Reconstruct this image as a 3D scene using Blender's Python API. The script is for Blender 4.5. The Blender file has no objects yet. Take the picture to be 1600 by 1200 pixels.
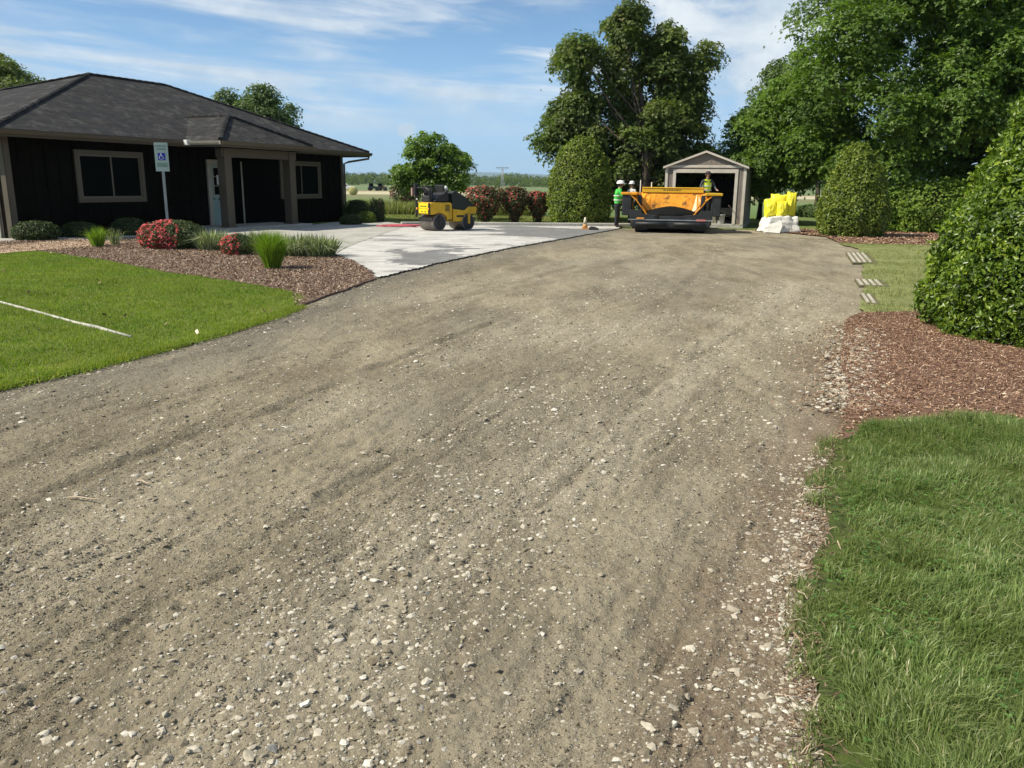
import bpy, bmesh, math, random
import numpy as np
from mathutils import Vector, Matrix
rng = np.random.default_rng(7); random.seed(7)
R = math.radians
S = bpy.context.scene; C = S.collection

# ------------------------------------------------------------------ camera
F_PX = 1280.0; HORIZ = 287.0; CAM_H = 1.6; ROLL = 0.011
pitch = math.atan((600 - HORIZ) / F_PX)
fw = np.array([0, math.cos(pitch), -math.sin(pitch)]); up0 = np.array([0, math.sin(pitch), math.cos(pitch)]); rt0 = np.array([1., 0, 0])
rt = math.cos(ROLL) * rt0 + math.sin(ROLL) * up0; upv = -math.sin(ROLL) * rt0 + math.cos(ROLL) * up0
cam = bpy.data.cameras.new('camera'); co = bpy.data.objects.new('camera', cam); C.objects.link(co)
cam.sensor_width = 36; cam.lens = 36 * F_PX / 1600; cam.clip_start = .05; cam.clip_end = 40000
m = Matrix.Identity(4)
for i in range(3): m[i][0] = rt[i]; m[i][1] = upv[i]; m[i][2] = -fw[i]
m[2][3] = CAM_H
co.matrix_world = m; S.camera = co

# ------------------------------------------------------------------ light
SD = np.array([-.975, -.22]); SD = SD / np.linalg.norm(SD); SEL = R(47)       # towards the sun
to_sun = Vector((SD[0] * math.cos(SEL), SD[1] * math.cos(SEL), math.sin(SEL)))
sl = bpy.data.lights.new('sun', 'SUN'); sl.energy = 5.0; sl.angle = R(.5); sl.color = (1, .93, .78)
so = bpy.data.objects.new('sun', sl); C.objects.link(so); so.rotation_euler = to_sun.to_track_quat('Z', 'Y').to_euler()
S.view_settings.view_transform = 'Standard'; S.view_settings.look = 'None'; S.view_settings.gamma = 1; S.view_settings.exposure = .42

W = bpy.data.worlds.new('World'); S.world = W; W.use_nodes = True
nt = W.node_tree; N = nt.nodes; Lk = nt.links
for n_ in list(N): N.remove(n_)
def nd(tree, t, **k):
    x = tree.nodes.new(t)
    for a, b in k.items(): setattr(x, a, b)
    return x
def mth(tree, op, a, b=None, c=None, clamp=False):
    x = tree.nodes.new('ShaderNodeMath'); x.operation = op; x.use_clamp = clamp
    for i, v in enumerate((a, b, c)):
        if v is None: continue
        if isinstance(v, (int, float)): x.inputs[i].default_value = v
        else: tree.links.new(v, x.inputs[i])
    return x.outputs[0]
def mixc(tree, f, a, b, bt='MIX'):
    x = tree.nodes.new('ShaderNodeMix'); x.data_type = 'RGBA'; x.blend_type = bt
    for s_, v in ((x.inputs[0], f), (x.inputs[6], a), (x.inputs[7], b)):
        if isinstance(v, (int, float)): s_.default_value = v
        elif isinstance(v, (tuple, list)): s_.default_value = (*v[:3], 1)
        else: tree.links.new(v, s_)
    return x.outputs[2]
def ramp(tree, f, stops):
    x = tree.nodes.new('ShaderNodeValToRGB'); e = x.color_ramp.elements
    while len(e) < len(stops): e.new(.5)
    for el, (p, c) in zip(e, stops):
        el.position = p; el.color = (c, c, c, 1) if isinstance(c, (int, float)) else (*c, 1)
    tree.links.new(f, x.inputs[0]); return x.outputs[0]
def noise(tree, vec, scale, detail=4, rough=.55, dist=0):
    x = tree.nodes.new('ShaderNodeTexNoise'); x.inputs['Scale'].default_value = scale; x.inputs['Detail'].default_value = detail
    x.inputs['Roughness'].default_value = rough; x.inputs['Distortion'].default_value = dist
    if vec is not None: tree.links.new(vec, x.inputs['Vector'])
    return x.outputs[0]
def smooth(tree, v, a, b, o0=0., o1=1.):
    x = tree.nodes.new('ShaderNodeMapRange'); x.interpolation_type = 'SMOOTHSTEP'
    x.inputs[1].default_value = a; x.inputs[2].default_value = b; x.inputs[3].default_value = o0; x.inputs[4].default_value = o1
    tree.links.new(v, x.inputs[0]); return x.outputs[0]
sky = nd(nt, 'ShaderNodeTexSky', sky_type='NISHITA', sun_disc=False); sky.sun_elevation = SEL; sky.sun_rotation = math.atan2(SD[0], SD[1])
sky.air_density = 1.0; sky.dust_density = .0; sky.ozone_density = 2.2; sky.altitude = 200
tc = nd(nt, 'ShaderNodeTexCoord'); sep = nd(nt, 'ShaderNodeSeparateXYZ'); Lk.new(tc.outputs['Generated'], sep.inputs[0])
X_, Y_, Z_ = sep.outputs
def comb(tree, a, b, c):
    x = tree.nodes.new('ShaderNodeCombineXYZ')
    for i, v in enumerate((a, b, c)):
        if isinstance(v, (int, float)): x.inputs[i].default_value = v
        else: tree.links.new(v, x.inputs[i])
    return x.outputs[0]
zt = mth(nt, 'ADD', Z_, mth(nt, 'MULTIPLY', X_, .07))
cv = comb(nt, mth(nt, 'MULTIPLY', X_, 2.2), mth(nt, 'MULTIPLY', Y_, 1.5), mth(nt, 'MULTIPLY', zt, 21.))
c1 = noise(nt, cv, 1.35, 7, .55, .5)
c1b = noise(nt, comb(nt, X_, Y_, mth(nt, 'MULTIPLY', zt, 4.)), 3.0, 3, .5)
cir = mth(nt, 'MULTIPLY', smooth(nt, c1, .38, .64), smooth(nt, c1b, .25, .5))
cir = mth(nt, 'MULTIPLY', cir, smooth(nt, Z_, .035, .09))
cir = mth(nt, 'MULTIPLY', cir, .95)
# cumulus bank to the right of the centre
c2 = noise(nt, comb(nt, X_, Y_, mth(nt, 'MULTIPLY', Z_, 1.6)), 9.5, 8, .62, .2)
dx = mth(nt, 'SUBTRACT', X_, .31); dz = mth(nt, 'SUBTRACT', Z_, .175)
dd = mth(nt, 'SQRT', mth(nt, 'ADD', mth(nt, 'MULTIPLY', mth(nt, 'MULTIPLY', dx, dx), 1.3), mth(nt, 'MULTIPLY', mth(nt, 'MULTIPLY', dz, dz), 1.6)))
cm = mth(nt, 'SUBTRACT', c2, mth(nt, 'MULTIPLY', dd, 1.55))
cum = mth(nt, 'MULTIPLY', smooth(nt, cm, .13, .4), .95)
dx2 = mth(nt, 'SUBTRACT', X_, -.128); dz2 = mth(nt, 'SUBTRACT', Z_, .056)
dd2 = mth(nt, 'SQRT', mth(nt, 'ADD', mth(nt, 'MULTIPLY', dx2, dx2), mth(nt, 'MULTIPLY', mth(nt, 'MULTIPLY', dz2, dz2), 1.8)))
c3 = noise(nt, tc.outputs['Generated'], 40, 4, .5)
cum2 = mth(nt, 'MULTIPLY', smooth(nt, mth(nt, 'SUBTRACT', mth(nt, 'MULTIPLY', mth(nt, 'SUBTRACT', c3, .42), .09), dd2), -.012, .006), .8)
call = mth(nt, 'MAXIMUM', mth(nt, 'MAXIMUM', cir, cum), cum2)
skc = mixc(nt, 1.0, sky.outputs[0], (0.72, .98, 1.26), 'MULTIPLY')
skc = mixc(nt, smooth(nt, Z_, .26, 0, 0, .8), skc, (4.6, 8.2, 12.6))
shade = mixc(nt, smooth(nt, c2, .4, .7), (7.2, 8.4, 9.6), (10.6, 11.2, 11.6))
col = mixc(nt, call, skc, shade)
bg = nd(nt, 'ShaderNodeBackground'); bg.inputs[1].default_value = .064; Lk.new(col, bg.inputs[0])
wo = nd(nt, 'ShaderNodeOutputWorld'); Lk.new(bg.outputs[0], wo.inputs[0])

# ------------------------------------------------------------------ helpers
def at(px, py, z=0., Y=None):
    """the point of the ground (or of the vertical plane at distance Y) that shows at this spot of the photograph"""
    d = fw + rt * (px - 800) / F_PX + upv * (600 - py) / F_PX
    t = (z - CAM_H) / d[2] if Y is None else Y / d[1]
    return np.array([0, 0, CAM_H]) + d * t
def lin(r, g, b):
    f = lambda c: (c / 255 / 12.92) if c / 255 <= .04045 else ((c / 255 + .055) / 1.055) ** 2.4
    return (f(r), f(g), f(b))
def tag(o, label=None, cat=None, group=None, kind=None):
    if label: o['label'] = label
    if cat: o['category'] = cat
    if group: o['group'] = group
    if kind: o['kind'] = kind
    return o
def thing(name, loc, rz, label, cat, group=None):
    o = bpy.data.objects.new(name, None); C.objects.link(o); o.location = loc; o.rotation_euler = (0, 0, rz); o.empty_display_size = .2
    return tag(o, label, cat, group)
class MB:
    def __init__(s): s.v = []; s.f = []; s.M = Matrix.Identity(4)
    def add(s, vs, fs):
        b = len(s.v); s.v += [tuple(s.M @ Vector(v)) for v in vs]; s.f += [tuple(i + b for i in f) for f in fs]; return s
    def box(s, x0, x1, y0, y1, z0, z1):
        return s.add([(x0, y0, z0), (x1, y0, z0), (x1, y1, z0), (x0, y1, z0), (x0, y0, z1), (x1, y0, z1), (x1, y1, z1), (x0, y1, z1)],
                     [(3, 2, 1, 0), (4, 5, 6, 7), (0, 1, 5, 4), (1, 2, 6, 5), (2, 3, 7, 6), (3, 0, 4, 7)])
    def tube(s, pts, rad, seg=8, caps=True):
        pts = [Vector(p) for p in pts]; n = len(pts)
        if isinstance(rad, (int, float)): rad = [rad] * n
        vs = []; prev = None
        for i, p in enumerate(pts):
            d = (pts[min(i + 1, n - 1)] - pts[max(i - 1, 0)]).normalized()
            a = Vector((0, 0, 1)) if abs(d.z) < .9 else Vector((1, 0, 0))
            if prev is not None: a = prev
            u = (a - d * a.dot(d)).normalized(); w = d.cross(u); prev = u
            vs += [tuple(p + (u * math.cos(2 * math.pi * k / seg) + w * math.sin(2 * math.pi * k / seg)) * rad[i]) for k in range(seg)]
        fs = [(i * seg + k, i * seg + (k + 1) % seg, (i + 1) * seg + (k + 1) % seg, (i + 1) * seg + k) for i in range(n - 1) for k in range(seg)]
        if caps: fs += [tuple(range(seg))[::-1], tuple(range((n - 1) * seg, n * seg))]
        return s.add(vs, fs)
    def prism(s, poly, axis, a, b):
        """polygon given in the two other axes, extruded along axis from a to b"""
        def mk(p, t): return {'x': (t, p[0], p[1]), 'y': (p[0], t, p[1]), 'z': (p[0], p[1], t)}[axis]
        n = len(poly); vs = [mk(p, a) for p in poly] + [mk(p, b) for p in poly]
        return s.add(vs, [tuple(range(n))[::-1], tuple(range(n, 2 * n))] + [(i, (i + 1) % n, n + (i + 1) % n, n + i) for i in range(n)])
    def lathe(s, prof, seg=20, c=(0, 0, 0)):
        n = len(prof); vs = [(c[0] + r * math.cos(2 * math.pi * k / seg), c[1] + r * math.sin(2 * math.pi * k / seg), c[2] + z) for r, z in prof for k in range(seg)]
        fs = [(i * seg + k, i * seg + (k + 1) % seg, (i + 1) * seg + (k + 1) % seg, (i + 1) * seg + k) for i in range(n - 1) for k in range(seg)]
        return s.add(vs, fs + [tuple(range(seg))[::-1], tuple(range((n - 1) * seg, n * seg))])
    def build(s, name, mat, parent=None, bev=0, smoothsh=False, sub=0):
        me = bpy.data.meshes.new(name); me.from_pydata(s.v, [], s.f); me.update()
        bm = bmesh.new(); bm.from_mesh(me); bmesh.ops.recalc_face_normals(bm, faces=bm.faces); bm.to_mesh(me); bm.free()
        o = bpy.data.objects.new(name, me); C.objects.link(o)
        if parent is not None: o.parent = parent
        if mat is not None: me.materials.append(mat)
        if smoothsh:
            for p in me.polygons: p.use_smooth = True
        if bev:
            b = o.modifiers.new('bevel', 'BEVEL'); b.width = bev; b.segments = 2; b.limit_method = 'ANGLE'; b.angle_limit = R(40)
            for p in me.polygons: p.use_smooth = True
            w = o.modifiers.new('wn', 'WEIGHTED_NORMAL')
        if sub: q = o.modifiers.new('sub', 'SUBSURF'); q.levels = sub; q.render_levels = sub
        return o
def np_mesh(name, V, F, mat, parent=None, attrs=None, smoothsh=False):
    """V (n,3); F (m,k) with one k, or a list of such arrays"""
    V = np.ascontiguousarray(V, dtype=np.float32)
    Fs = F if isinstance(F, list) else [F]
    loops = np.concatenate([f.ravel() for f in Fs]).astype(np.int32)
    tot = np.concatenate([np.full(len(f), f.shape[1], np.int32) for f in Fs]); st = np.concatenate([[0], np.cumsum(tot)[:-1]]).astype(np.int32)
    me = bpy.data.meshes.new(name); me.vertices.add(len(V)); me.vertices.foreach_set('co', V.ravel())
    me.loops.add(len(loops)); me.loops.foreach_set('vertex_index', loops)
    me.polygons.add(len(tot)); me.polygons.foreach_set('loop_start', st)
    try: me.polygons.foreach_set('loop_total', tot)
    except Exception: pass
    me.update(calc_edges=True)
    for k, a in (attrs or {}).items():
        at_ = me.attributes.new(k, 'FLOAT', 'POINT'); at_.data.foreach_set('value', np.ascontiguousarray(a, dtype=np.float32))
    me.polygons.foreach_set('use_smooth', np.full(len(tot), smoothsh))
    o = bpy.data.objects.new(name, me); C.objects.link(o)
    if mat is not None: me.materials.append(mat)
    if parent is not None: o.parent = parent
    return o
def stamp(P, T, faces):
    """P (n,3) placed copies of already transformed T (n,k,3); faces template -> V, F"""
    n, k, _ = T.shape; V = (T + P[:, None, :]).reshape(-1, 3)
    return V, [(np.arange(n)[:, None, None] * k + np.array(f)[None]).reshape(-1, len(f[0])) for f in faces]
# noise on the plane
def _h(ix, iy, s):
    h = (ix.astype(np.int64) * 374761393 + iy.astype(np.int64) * 668265263 + s * 974634777) & 0xffffffff
    h = ((h ^ (h >> 13)) * 1274126177) & 0xffffffff
    return ((h ^ (h >> 16)) & 0xffff) / 65535.
def vnoise(x, y, s=0):
    ix = np.floor(x); iy = np.floor(y); fx = x - ix; fy = y - iy; fx = fx * fx * fx * (fx * (fx * 6 - 15) + 10); fy = fy * fy * fy * (fy * (fy * 6 - 15) + 10)
    a = _h(ix, iy, s); b = _h(ix + 1, iy, s); c = _h(ix, iy + 1, s); d = _h(ix + 1, iy + 1, s)
    return (a * (1 - fx) + b * fx) * (1 - fy) + (c * (1 - fx) + d * fx) * fy
def fbm(x, y, s=0, o=4, g=.5):
    v = 0; a = 1; t = 0
    for i in range(o):
        v = v + a * vnoise(x * 2 ** i + 17.3 * i, y * 2 ** i - 9.1 * i, s + i); t += a; a *= g
    return v / t
def inpoly(x, y, P):
    P = np.asarray(P); r = np.zeros(np.shape(x), bool); j = len(P) - 1
    for i in range(len(P)):
        xi, yi, xj, yj = P[i][0], P[i][1], P[j][0], P[j][1]
        c = ((yi > y) != (yj > y)) & (x < (xj - xi) * (y - yi) / (yj - yi + 1e-12) + xi); r ^= c; j = i
    return r
def wpoly(px): return np.array([at(*p)[:2] for p in px])
def polydist(x, y, P, closed=True):
    P = np.asarray(P); d = np.full(np.shape(x), 1e9); n = len(P)
    for i in range(n if closed else n - 1):
        a = P[i]; b = P[(i + 1) % n]; ab = b - a; t = np.clip(((x - a[0]) * ab[0] + (y - a[1]) * ab[1]) / (ab @ ab + 1e-12), 0, 1)
        d = np.minimum(d, np.hypot(x - a[0] - t * ab[0], y - a[1] - t * ab[1]))
    return d

# ------------------------------------------------------------------ materials
def new_mat(name):
    m_ = bpy.data.materials.new(name); m_.use_nodes = True; t = m_.node_tree
    for n_ in list(t.nodes): t.nodes.remove(n_)
    o = t.nodes.new('ShaderNodeOutputMaterial'); b = t.nodes.new('ShaderNodeBsdfPrincipled'); t.links.new(b.outputs[0], o.inputs[0])
    return m_, t, b, o
def plain(name, colr, rough=.6, metal=0, var=.15, vscale=3., bump=0., bscale=30., spec=.5, dirt=None, coat=0):
    m_, t, b, o = new_mat(name)
    tcn = t.nodes.new('ShaderNodeTexCoord'); nz = noise(t, tcn.outputs['Object'], vscale, 6, .6)
    c = mixc(t, smooth(t, nz, .3, .7), tuple(x * (1 - var) for x in colr), tuple(min(1, x * (1 + var)) for x in colr))
    if dirt:
        n2 = noise(t, tcn.outputs['Object'], vscale * 2.7, 8, .7)
        c = mixc(t, smooth(t, n2, dirt[1], dirt[1] + .15, 0, dirt[2] if len(dirt) > 2 else .8), c, dirt[0])
    t.links.new(c, b.inputs['Base Color'])
    b.inputs['Metallic'].default_value = metal; b.inputs['Specular IOR Level'].default_value = spec; b.inputs['Coat Weight'].default_value = coat
    t.links.new(smooth(t, nz, .2, .8, rough * .85, min(1, rough * 1.15)), b.inputs['Roughness'])
    if bump:
        bp = t.nodes.new('ShaderNodeBump'); bp.inputs['Strength'].default_value = bump; bp.inputs['Distance'].default_value = .02
        t.links.new(noise(t, tcn.outputs['Object'], bscale, 5, .6), bp.inputs['Height']); t.links.new(bp.outputs[0], b.inputs['Normal'])
    return m_
def attr_mat(name, stops, rough=.6, transl=0., spec=.4, tcol=None, big=None, fine=None):
    """colour runs through stops by the per-piece attribute 'rnd'"""
    m_, t, b, o = new_mat(name)
    a = t.nodes.new('ShaderNodeAttribute'); a.attribute_name = 'rnd'
    c = ramp(t, a.outputs['Fac'], stops)
    g = t.nodes.new('ShaderNodeNewGeometry')
    if big:
        nz = noise(t, g.outputs['Position'], big[0], 3, .5); c = mixc(t, smooth(t, nz, .35, .65, 0, big[2]), c, big[1])
    if fine:
        nz = noise(t, g.outputs['Position'], fine[0], 4, .6); c = mixc(t, smooth(t, nz, .4, .65, 0, fine[2]), c, fine[1])
    t.links.new(c, b.inputs['Base Color']); b.inputs['Roughness'].default_value = rough; b.inputs['Specular IOR Level'].default_value = spec
    if transl:
        tr = t.nodes.new('ShaderNodeBsdfTranslucent'); mx = t.nodes.new('ShaderNodeMixShader'); mx.inputs[0].default_value = transl
        t.links.new(mixc(t, 1., c, tcol or (1.3, 1.5, .6), 'MULTIPLY'), tr.inputs[0])
        t.links.new(b.outputs[0], mx.inputs[1]); t.links.new(tr.outputs[0], mx.inputs[2]); t.links.new(mx.outputs[0], o.inputs[0])
    return m_
M = {}
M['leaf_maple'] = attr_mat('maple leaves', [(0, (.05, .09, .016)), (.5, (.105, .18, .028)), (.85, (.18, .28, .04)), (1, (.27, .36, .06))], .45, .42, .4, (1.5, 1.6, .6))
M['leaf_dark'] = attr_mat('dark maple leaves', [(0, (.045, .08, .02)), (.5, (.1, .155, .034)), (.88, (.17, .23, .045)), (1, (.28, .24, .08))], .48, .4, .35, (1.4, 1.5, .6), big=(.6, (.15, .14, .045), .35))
M['leaf_far'] = attr_mat('far tree leaves', [(0, (.05, .085, .025)), (.5, (.09, .14, .04)), (1, (.17, .22, .07))], .5, .25, .3)
M['leaf_holly'] = attr_mat('holly leaves', [(0, (.03, .055, .01)), (.4, (.085, .145, .016)), (.75, (.2, .29, .026)), (1, (.38, .44, .05))], .38, .32, .45)
M['leaf_holly2'] = attr_mat('clipped holly leaves', [(0, (.05, .075, .014)), (.5, (.145, .195, .026)), (.85, (.25, .3, .045)), (1, (.38, .4, .08))], .45, .3, .35)
M['leaf_lime'] = attr_mat('lime leaves', [(0, (.08, .14, .02)), (.6, (.16, .24, .03)), (1, (.24, .32, .05))], .5, .35, .3)
M['leaf_azalea'] = attr_mat('azalea leaves', [(0, (.03, .05, .02)), (.6, (.07, .1, .03)), (1, (.16, .17, .05))], .5, .2, .3)
M['flower'] = attr_mat('red flowers', [(0, (.42, .03, .04)), (.5, (.7, .08, .09)), (.9, (.82, .2, .2)), (1, (.8, .35, .3))], .6, .25, .2, (1, .8, .8))
M['leaf_redbush'] = attr_mat('red young leaves', [(0, (.03, .04, .015)), (.45, (.08, .1, .035)), (.66, (.14, .07, .035)), (.85, (.34, .07, .055)), (1, (.6, .15, .12))], .5, .2, .3, (1, .9, .8))
M['leaf_liriope'] = attr_mat('striped strap leaves', [(0, (.07, .1, .04)), (.5, (.2, .24, .12)), (1, (.5, .5, .32))], .5, .25, .3)
M['leaf_fountain'] = attr_mat('fine bright grass blades', [(0, (.07, .13, .01)), (.5, (.17, .28, .02)), (1, (.32, .42, .07))], .55, .35, .3)
M['leaf_box'] = attr_mat('boxwood leaves', [(0, (.02, .035, .012)), (.5, (.045, .07, .02)), (1, (.1, .13, .03))], .5, .2, .3)
M['grass_near'] = attr_mat('lush grass blades', [(0, (.05, .085, .022)), (.4, (.155, .23, .058)), (.78, (.31, .4, .135)), (.93, (.52, .54, .3)), (1, (.65, .58, .36))], .42, .45, .5, (1.2, 1.25, .65), big=(2.2, (.2, .23, .075), .5))
M['grass_lawn'] = attr_mat('lawn grass blades', [(0, (.05, .1, .012)), (.4, (.145, .235, .022)), (.8, (.27, .36, .04)), (1, (.48, .44, .14))], .55, .38, .3, (1.2, 1.3, .5), big=(1.1, (.2, .23, .03), .4))
M['grass_dry'] = attr_mat('pale grass blades', [(0, (.11, .14, .035)), (.5, (.22, .25, .07)), (1, (.44, .41, .2))], .6, .3, .3)
M['bark'] = plain('bark', (.07, .055, .042), .9, var=.4, vscale=4, bump=.8, bscale=12, spec=.2)
M['twigs'] = plain('twigs', (.035, .028, .018), .95, spec=.1)
M['stone'] = attr_mat('crushed stone', [(0, (.13, .108, .07)), (.3, (.21, .178, .122)), (.45, (.36, .315, .235)), (.8, (.5, .46, .37)), (.96, (.66, .62, .53)), (1, (.17, .17, .16))], .85, 0, .25, fine=(45, (.26, .22, .16), .5))
M['grit'] = attr_mat('grit', [(0, (.07, .056, .036)), (.5, (.2, .168, .115)), (.85, (.36, .315, .235)), (1, (.52, .48, .4))], .9, 0, .2)
M['mulch_r'] = attr_mat('wood chips red', [(0, (.07, .036, .02)), (.4, (.2, .11, .063)), (.78, (.34, .21, .13)), (.95, (.55, .4, .27)), (1, (.68, .58, .45))], .85, .0, .2)
M['mulch_g'] = attr_mat('wood chips grey', [(0, (.065, .037, .023)), (.4, (.19, .12, .075)), (.78, (.34, .24, .16)), (.95, (.48, .4, .3)), (1, (.64, .57, .46))], .85, .0, .2)

# gravel road surface
def mat_road():
    m_, t, b, o = new_mat('packed dirt and gravel'); g = t.nodes.new('ShaderNodeNewGeometry'); P = g.outputs['Position']
    mp = t.nodes.new('ShaderNodeMapping'); mp.inputs['Rotation'].default_value = (0, 0, R(23)); mp.inputs['Scale'].default_value = (1, .28, 1); t.links.new(P, mp.inputs[0])
    st = noise(t, mp.outputs[0], 2.2, 7, .62, .4); big = noise(t, P, .33, 5, .55, .3); med = noise(t, P, 5, 8, .68); fin = noise(t, P, 60, 6, .7)
    c = mixc(t, smooth(t, st, .33, .66), (.14, .114, .072), (.305, .258, .174))
    c = mixc(t, smooth(t, big, .42, .64, 0, .6), c, (.38, .332, .235))
    a = t.nodes.new('ShaderNodeAttribute'); a.attribute_name = 'grey'
    c = mixc(t, a.outputs['Fac'], c, (.095, .091, .081))
    mot = noise(t, mp.outputs[0], 1.1, 8, .7, .6); c = mixc(t, smooth(t, mot, .5, .66, 0, .55), c, (.4, .345, .235)); c = mixc(t, smooth(t, mot, .47, .34, 0, .5), c, (.17, .128, .08))
    a3 = t.nodes.new('ShaderNodeAttribute'); a3.attribute_name = 'pale'; c = mixc(t, mth(t, 'MULTIPLY', a3.outputs['Fac'], .85), c, (.44, .39, .29)); a4 = t.nodes.new('ShaderNodeAttribute'); a4.attribute_name = 'dulling'; c = mixc(t, mth(t, 'MULTIPLY', a4.outputs['Fac'], .5), c, (.125, .1, .063))  # second mix darkens the grooves and some random streaks
    a2 = t.nodes.new('ShaderNodeAttribute'); a2.attribute_name = 'brown'; c = mixc(t, a2.outputs['Fac'], c, (.15, .088, .055))
    c = mixc(t, smooth(t, med, .5, .72, 0, .5), c, (.085, .068, .045))
    c = mixc(t, smooth(t, fin, .3, .7, .0, .5), c, (.3, .262, .19))
    v = t.nodes.new('ShaderNodeTexVoronoi'); v.inputs['Scale'].default_value = 48; t.links.new(P, v.inputs['Vector'])
    s2 = t.nodes.new('ShaderNodeSeparateColor'); t.links.new(v.outputs['Color'], s2.inputs[0])
    chip = mth(t, 'MULTIPLY', smooth(t, s2.outputs[0], .74, .8), smooth(t, v.outputs['Distance'], .42, .3))
    c = mixc(t, mth(t, 'MULTIPLY', chip, .75), c, mixc(t, s2.outputs[1], (.25, .22, .17), (.5, .46, .38)))
    t.links.new(c, b.inputs['Base Color']); b.inputs['Roughness'].default_value = .92; b.inputs['Specular IOR Level'].default_value = .1
    h = mth(t, 'ADD', mth(t, 'MULTIPLY', fin, .5), mth(t, 'ADD', mth(t, 'MULTIPLY', chip, .3), mth(t, 'ADD', med, mth(t, 'MULTIPLY', noise(t, P, 22, 6, .7), .9))))
    bp = t.nodes.new('ShaderNodeBump'); bp.inputs['Strength'].default_value = .9; bp.inputs['Distance'].default_value = .03
    t.links.new(h, bp.inputs['Height']); t.links.new(bp.outputs[0], b.inputs['Normal']); return m_
M['road'] = mat_road()
def mat_ground(name, c0, c1, sc, c2=None, bump=.6, rough=.95):
    m_, t, b, o = new_mat(name); g = t.nodes.new('ShaderNodeNewGeometry'); P = g.outputs['Position']
    c = mixc(t, smooth(t, noise(t, P, sc, 8, .65), .35, .65), c0, c1)
    if c2: c = mixc(t, smooth(t, noise(t, P, sc * 6, 6, .7), .5, .68), c, c2)
    t.links.new(c, b.inputs['Base Color']); b.inputs['Roughness'].default_value = rough; b.inputs['Specular IOR Level'].default_value = .15
    bp = t.nodes.new('ShaderNodeBump'); bp.inputs['Strength'].default_value = bump; bp.inputs['Distance'].default_value = .03
    t.links.new(noise(t, P, sc * 9, 6, .7), bp.inputs['Height']); t.links.new(bp.outputs[0], b.inputs['Normal']); return m_
M['soil_grass'] = mat_ground('turf soil', (.05, .075, .02), (.09, .12, .025), 6, (.1, .08, .05))
M['soil_lawn'] = mat_ground('lawn turf', (.085, .12, .015), (.13, .165, .02), 4, (.16, .15, .06))
M['soil_pale'] = mat_ground('thin turf', (.13, .155, .05), (.22, .24, .085), 2.5, (.24, .2, .12))
M['mulch_bed'] = mat_ground('mulch', (.11, .06, .042), (.24, .14, .1), 9, (.33, .23, .17))
M['mulch_bed_g'] = mat_ground('weathered mulch', (.09, .055, .045), (.2, .13, .105), 7, (.3, .23, .18))
M['concrete'] = mat_ground('concrete', (.32, .31, .27), (.43, .415, .37), 1.4, (.28, .265, .235), .15, .85)
M['sandy'] = mat_ground('sandy soil', (.42, .29, .19), (.55, .42, .3), 3, (.3, .19, .13), .3)
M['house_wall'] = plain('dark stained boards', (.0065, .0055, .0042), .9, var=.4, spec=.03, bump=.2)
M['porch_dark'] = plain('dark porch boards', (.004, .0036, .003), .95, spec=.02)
M['trim'] = plain('taupe trim paint', (.085, .067, .045), .6, var=.08, vscale=1.5)
M['trim_pale'] = plain('pale trim paint', (.34, .31, .25), .6, var=.08)
M['sash'] = plain('window sash', (.12, .1, .07), .5, var=.08)
M['glass'] = plain('dark window glass', (.004, .005, .005), .32, var=.05, spec=.1)
M['metal_grey'] = plain('galvanised steel', (.32, .33, .33), .45, metal=.6, var=.12)
M['white'] = plain('white paint', (.75, .74, .7), .5, var=.06)
M['black'] = plain('black rubber and paint', (.014, .014, .015), .55, var=.3)
M['steel_dark'] = plain('dark machine steel', (.018, .019, .02), .6, var=.35, dirt=((.07, .06, .048), .55, .6))
M['drum'] = plain('worn drum steel', (.16, .145, .13), .45, metal=.5, var=.3, dirt=((.05, .045, .04), .5, .7))
M['yellow'] = plain('machine yellow', (.62, .36, .012), .45, var=.16, spec=.4, dirt=((.2, .14, .05), .54, .7), coat=.2)
M['orange'] = plain('hopper orange', (.74, .3, .012), .45, var=.35, vscale=1.6, dirt=((.09, .04, .015), .5, .9))
M['lamp_red'] = plain('red lamp lens', (.4, .03, .02), .3)
M['lamp_amber'] = plain('amber reflector', (.7, .3, .04), .3)

for n_ in M['glass'].node_tree.nodes:
    if n_.type == 'BSDF_PRINCIPLED': n_.inputs['IOR'].default_value = 1.14

# ------------------------------------------------------------------ ground sheets
ROAD_L = [(-420, 690), (-200, 650), (0, 607), (120, 581), (250, 548), (350, 521), (430, 496), (470, 480), (530, 457), (580, 438), (640, 424), (700, 408), (800, 387), (870, 375), (930, 364), (965, 358)]
ROAD_R = [(1040, 356.5), (1110, 357), (1180, 360), (1240, 364), (1290, 369), (1312, 379), (1336, 388), (1350, 400), (1347, 430), (1352, 455), (1345, 480), (1322, 500), (1318, 560), (1330, 620), (1322, 652), (1300, 690), (1284, 740), (1280, 790), (1291, 830), (1268, 880), (1252, 960), (1266, 1040), (1276, 1130), (1285, 1260)]
_l = wpoly(ROAD_L) + np.array([[-.5, .3]]); _r = wpoly(ROAD_R) + np.array([[.3, .2]]); tight = np.vstack([wpoly(ROAD_L), wpoly(ROAD_R), [[.85, .3], [.9, -3], [-14, -3], [-14, 3]]])
road_poly = np.vstack([_l, _r, [[.85, .3], [.9, -3], [-14, -3], [-14, 3]]])
right_edge = wpoly(ROAD_R); left_edge = wpoly(ROAD_L)
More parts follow.
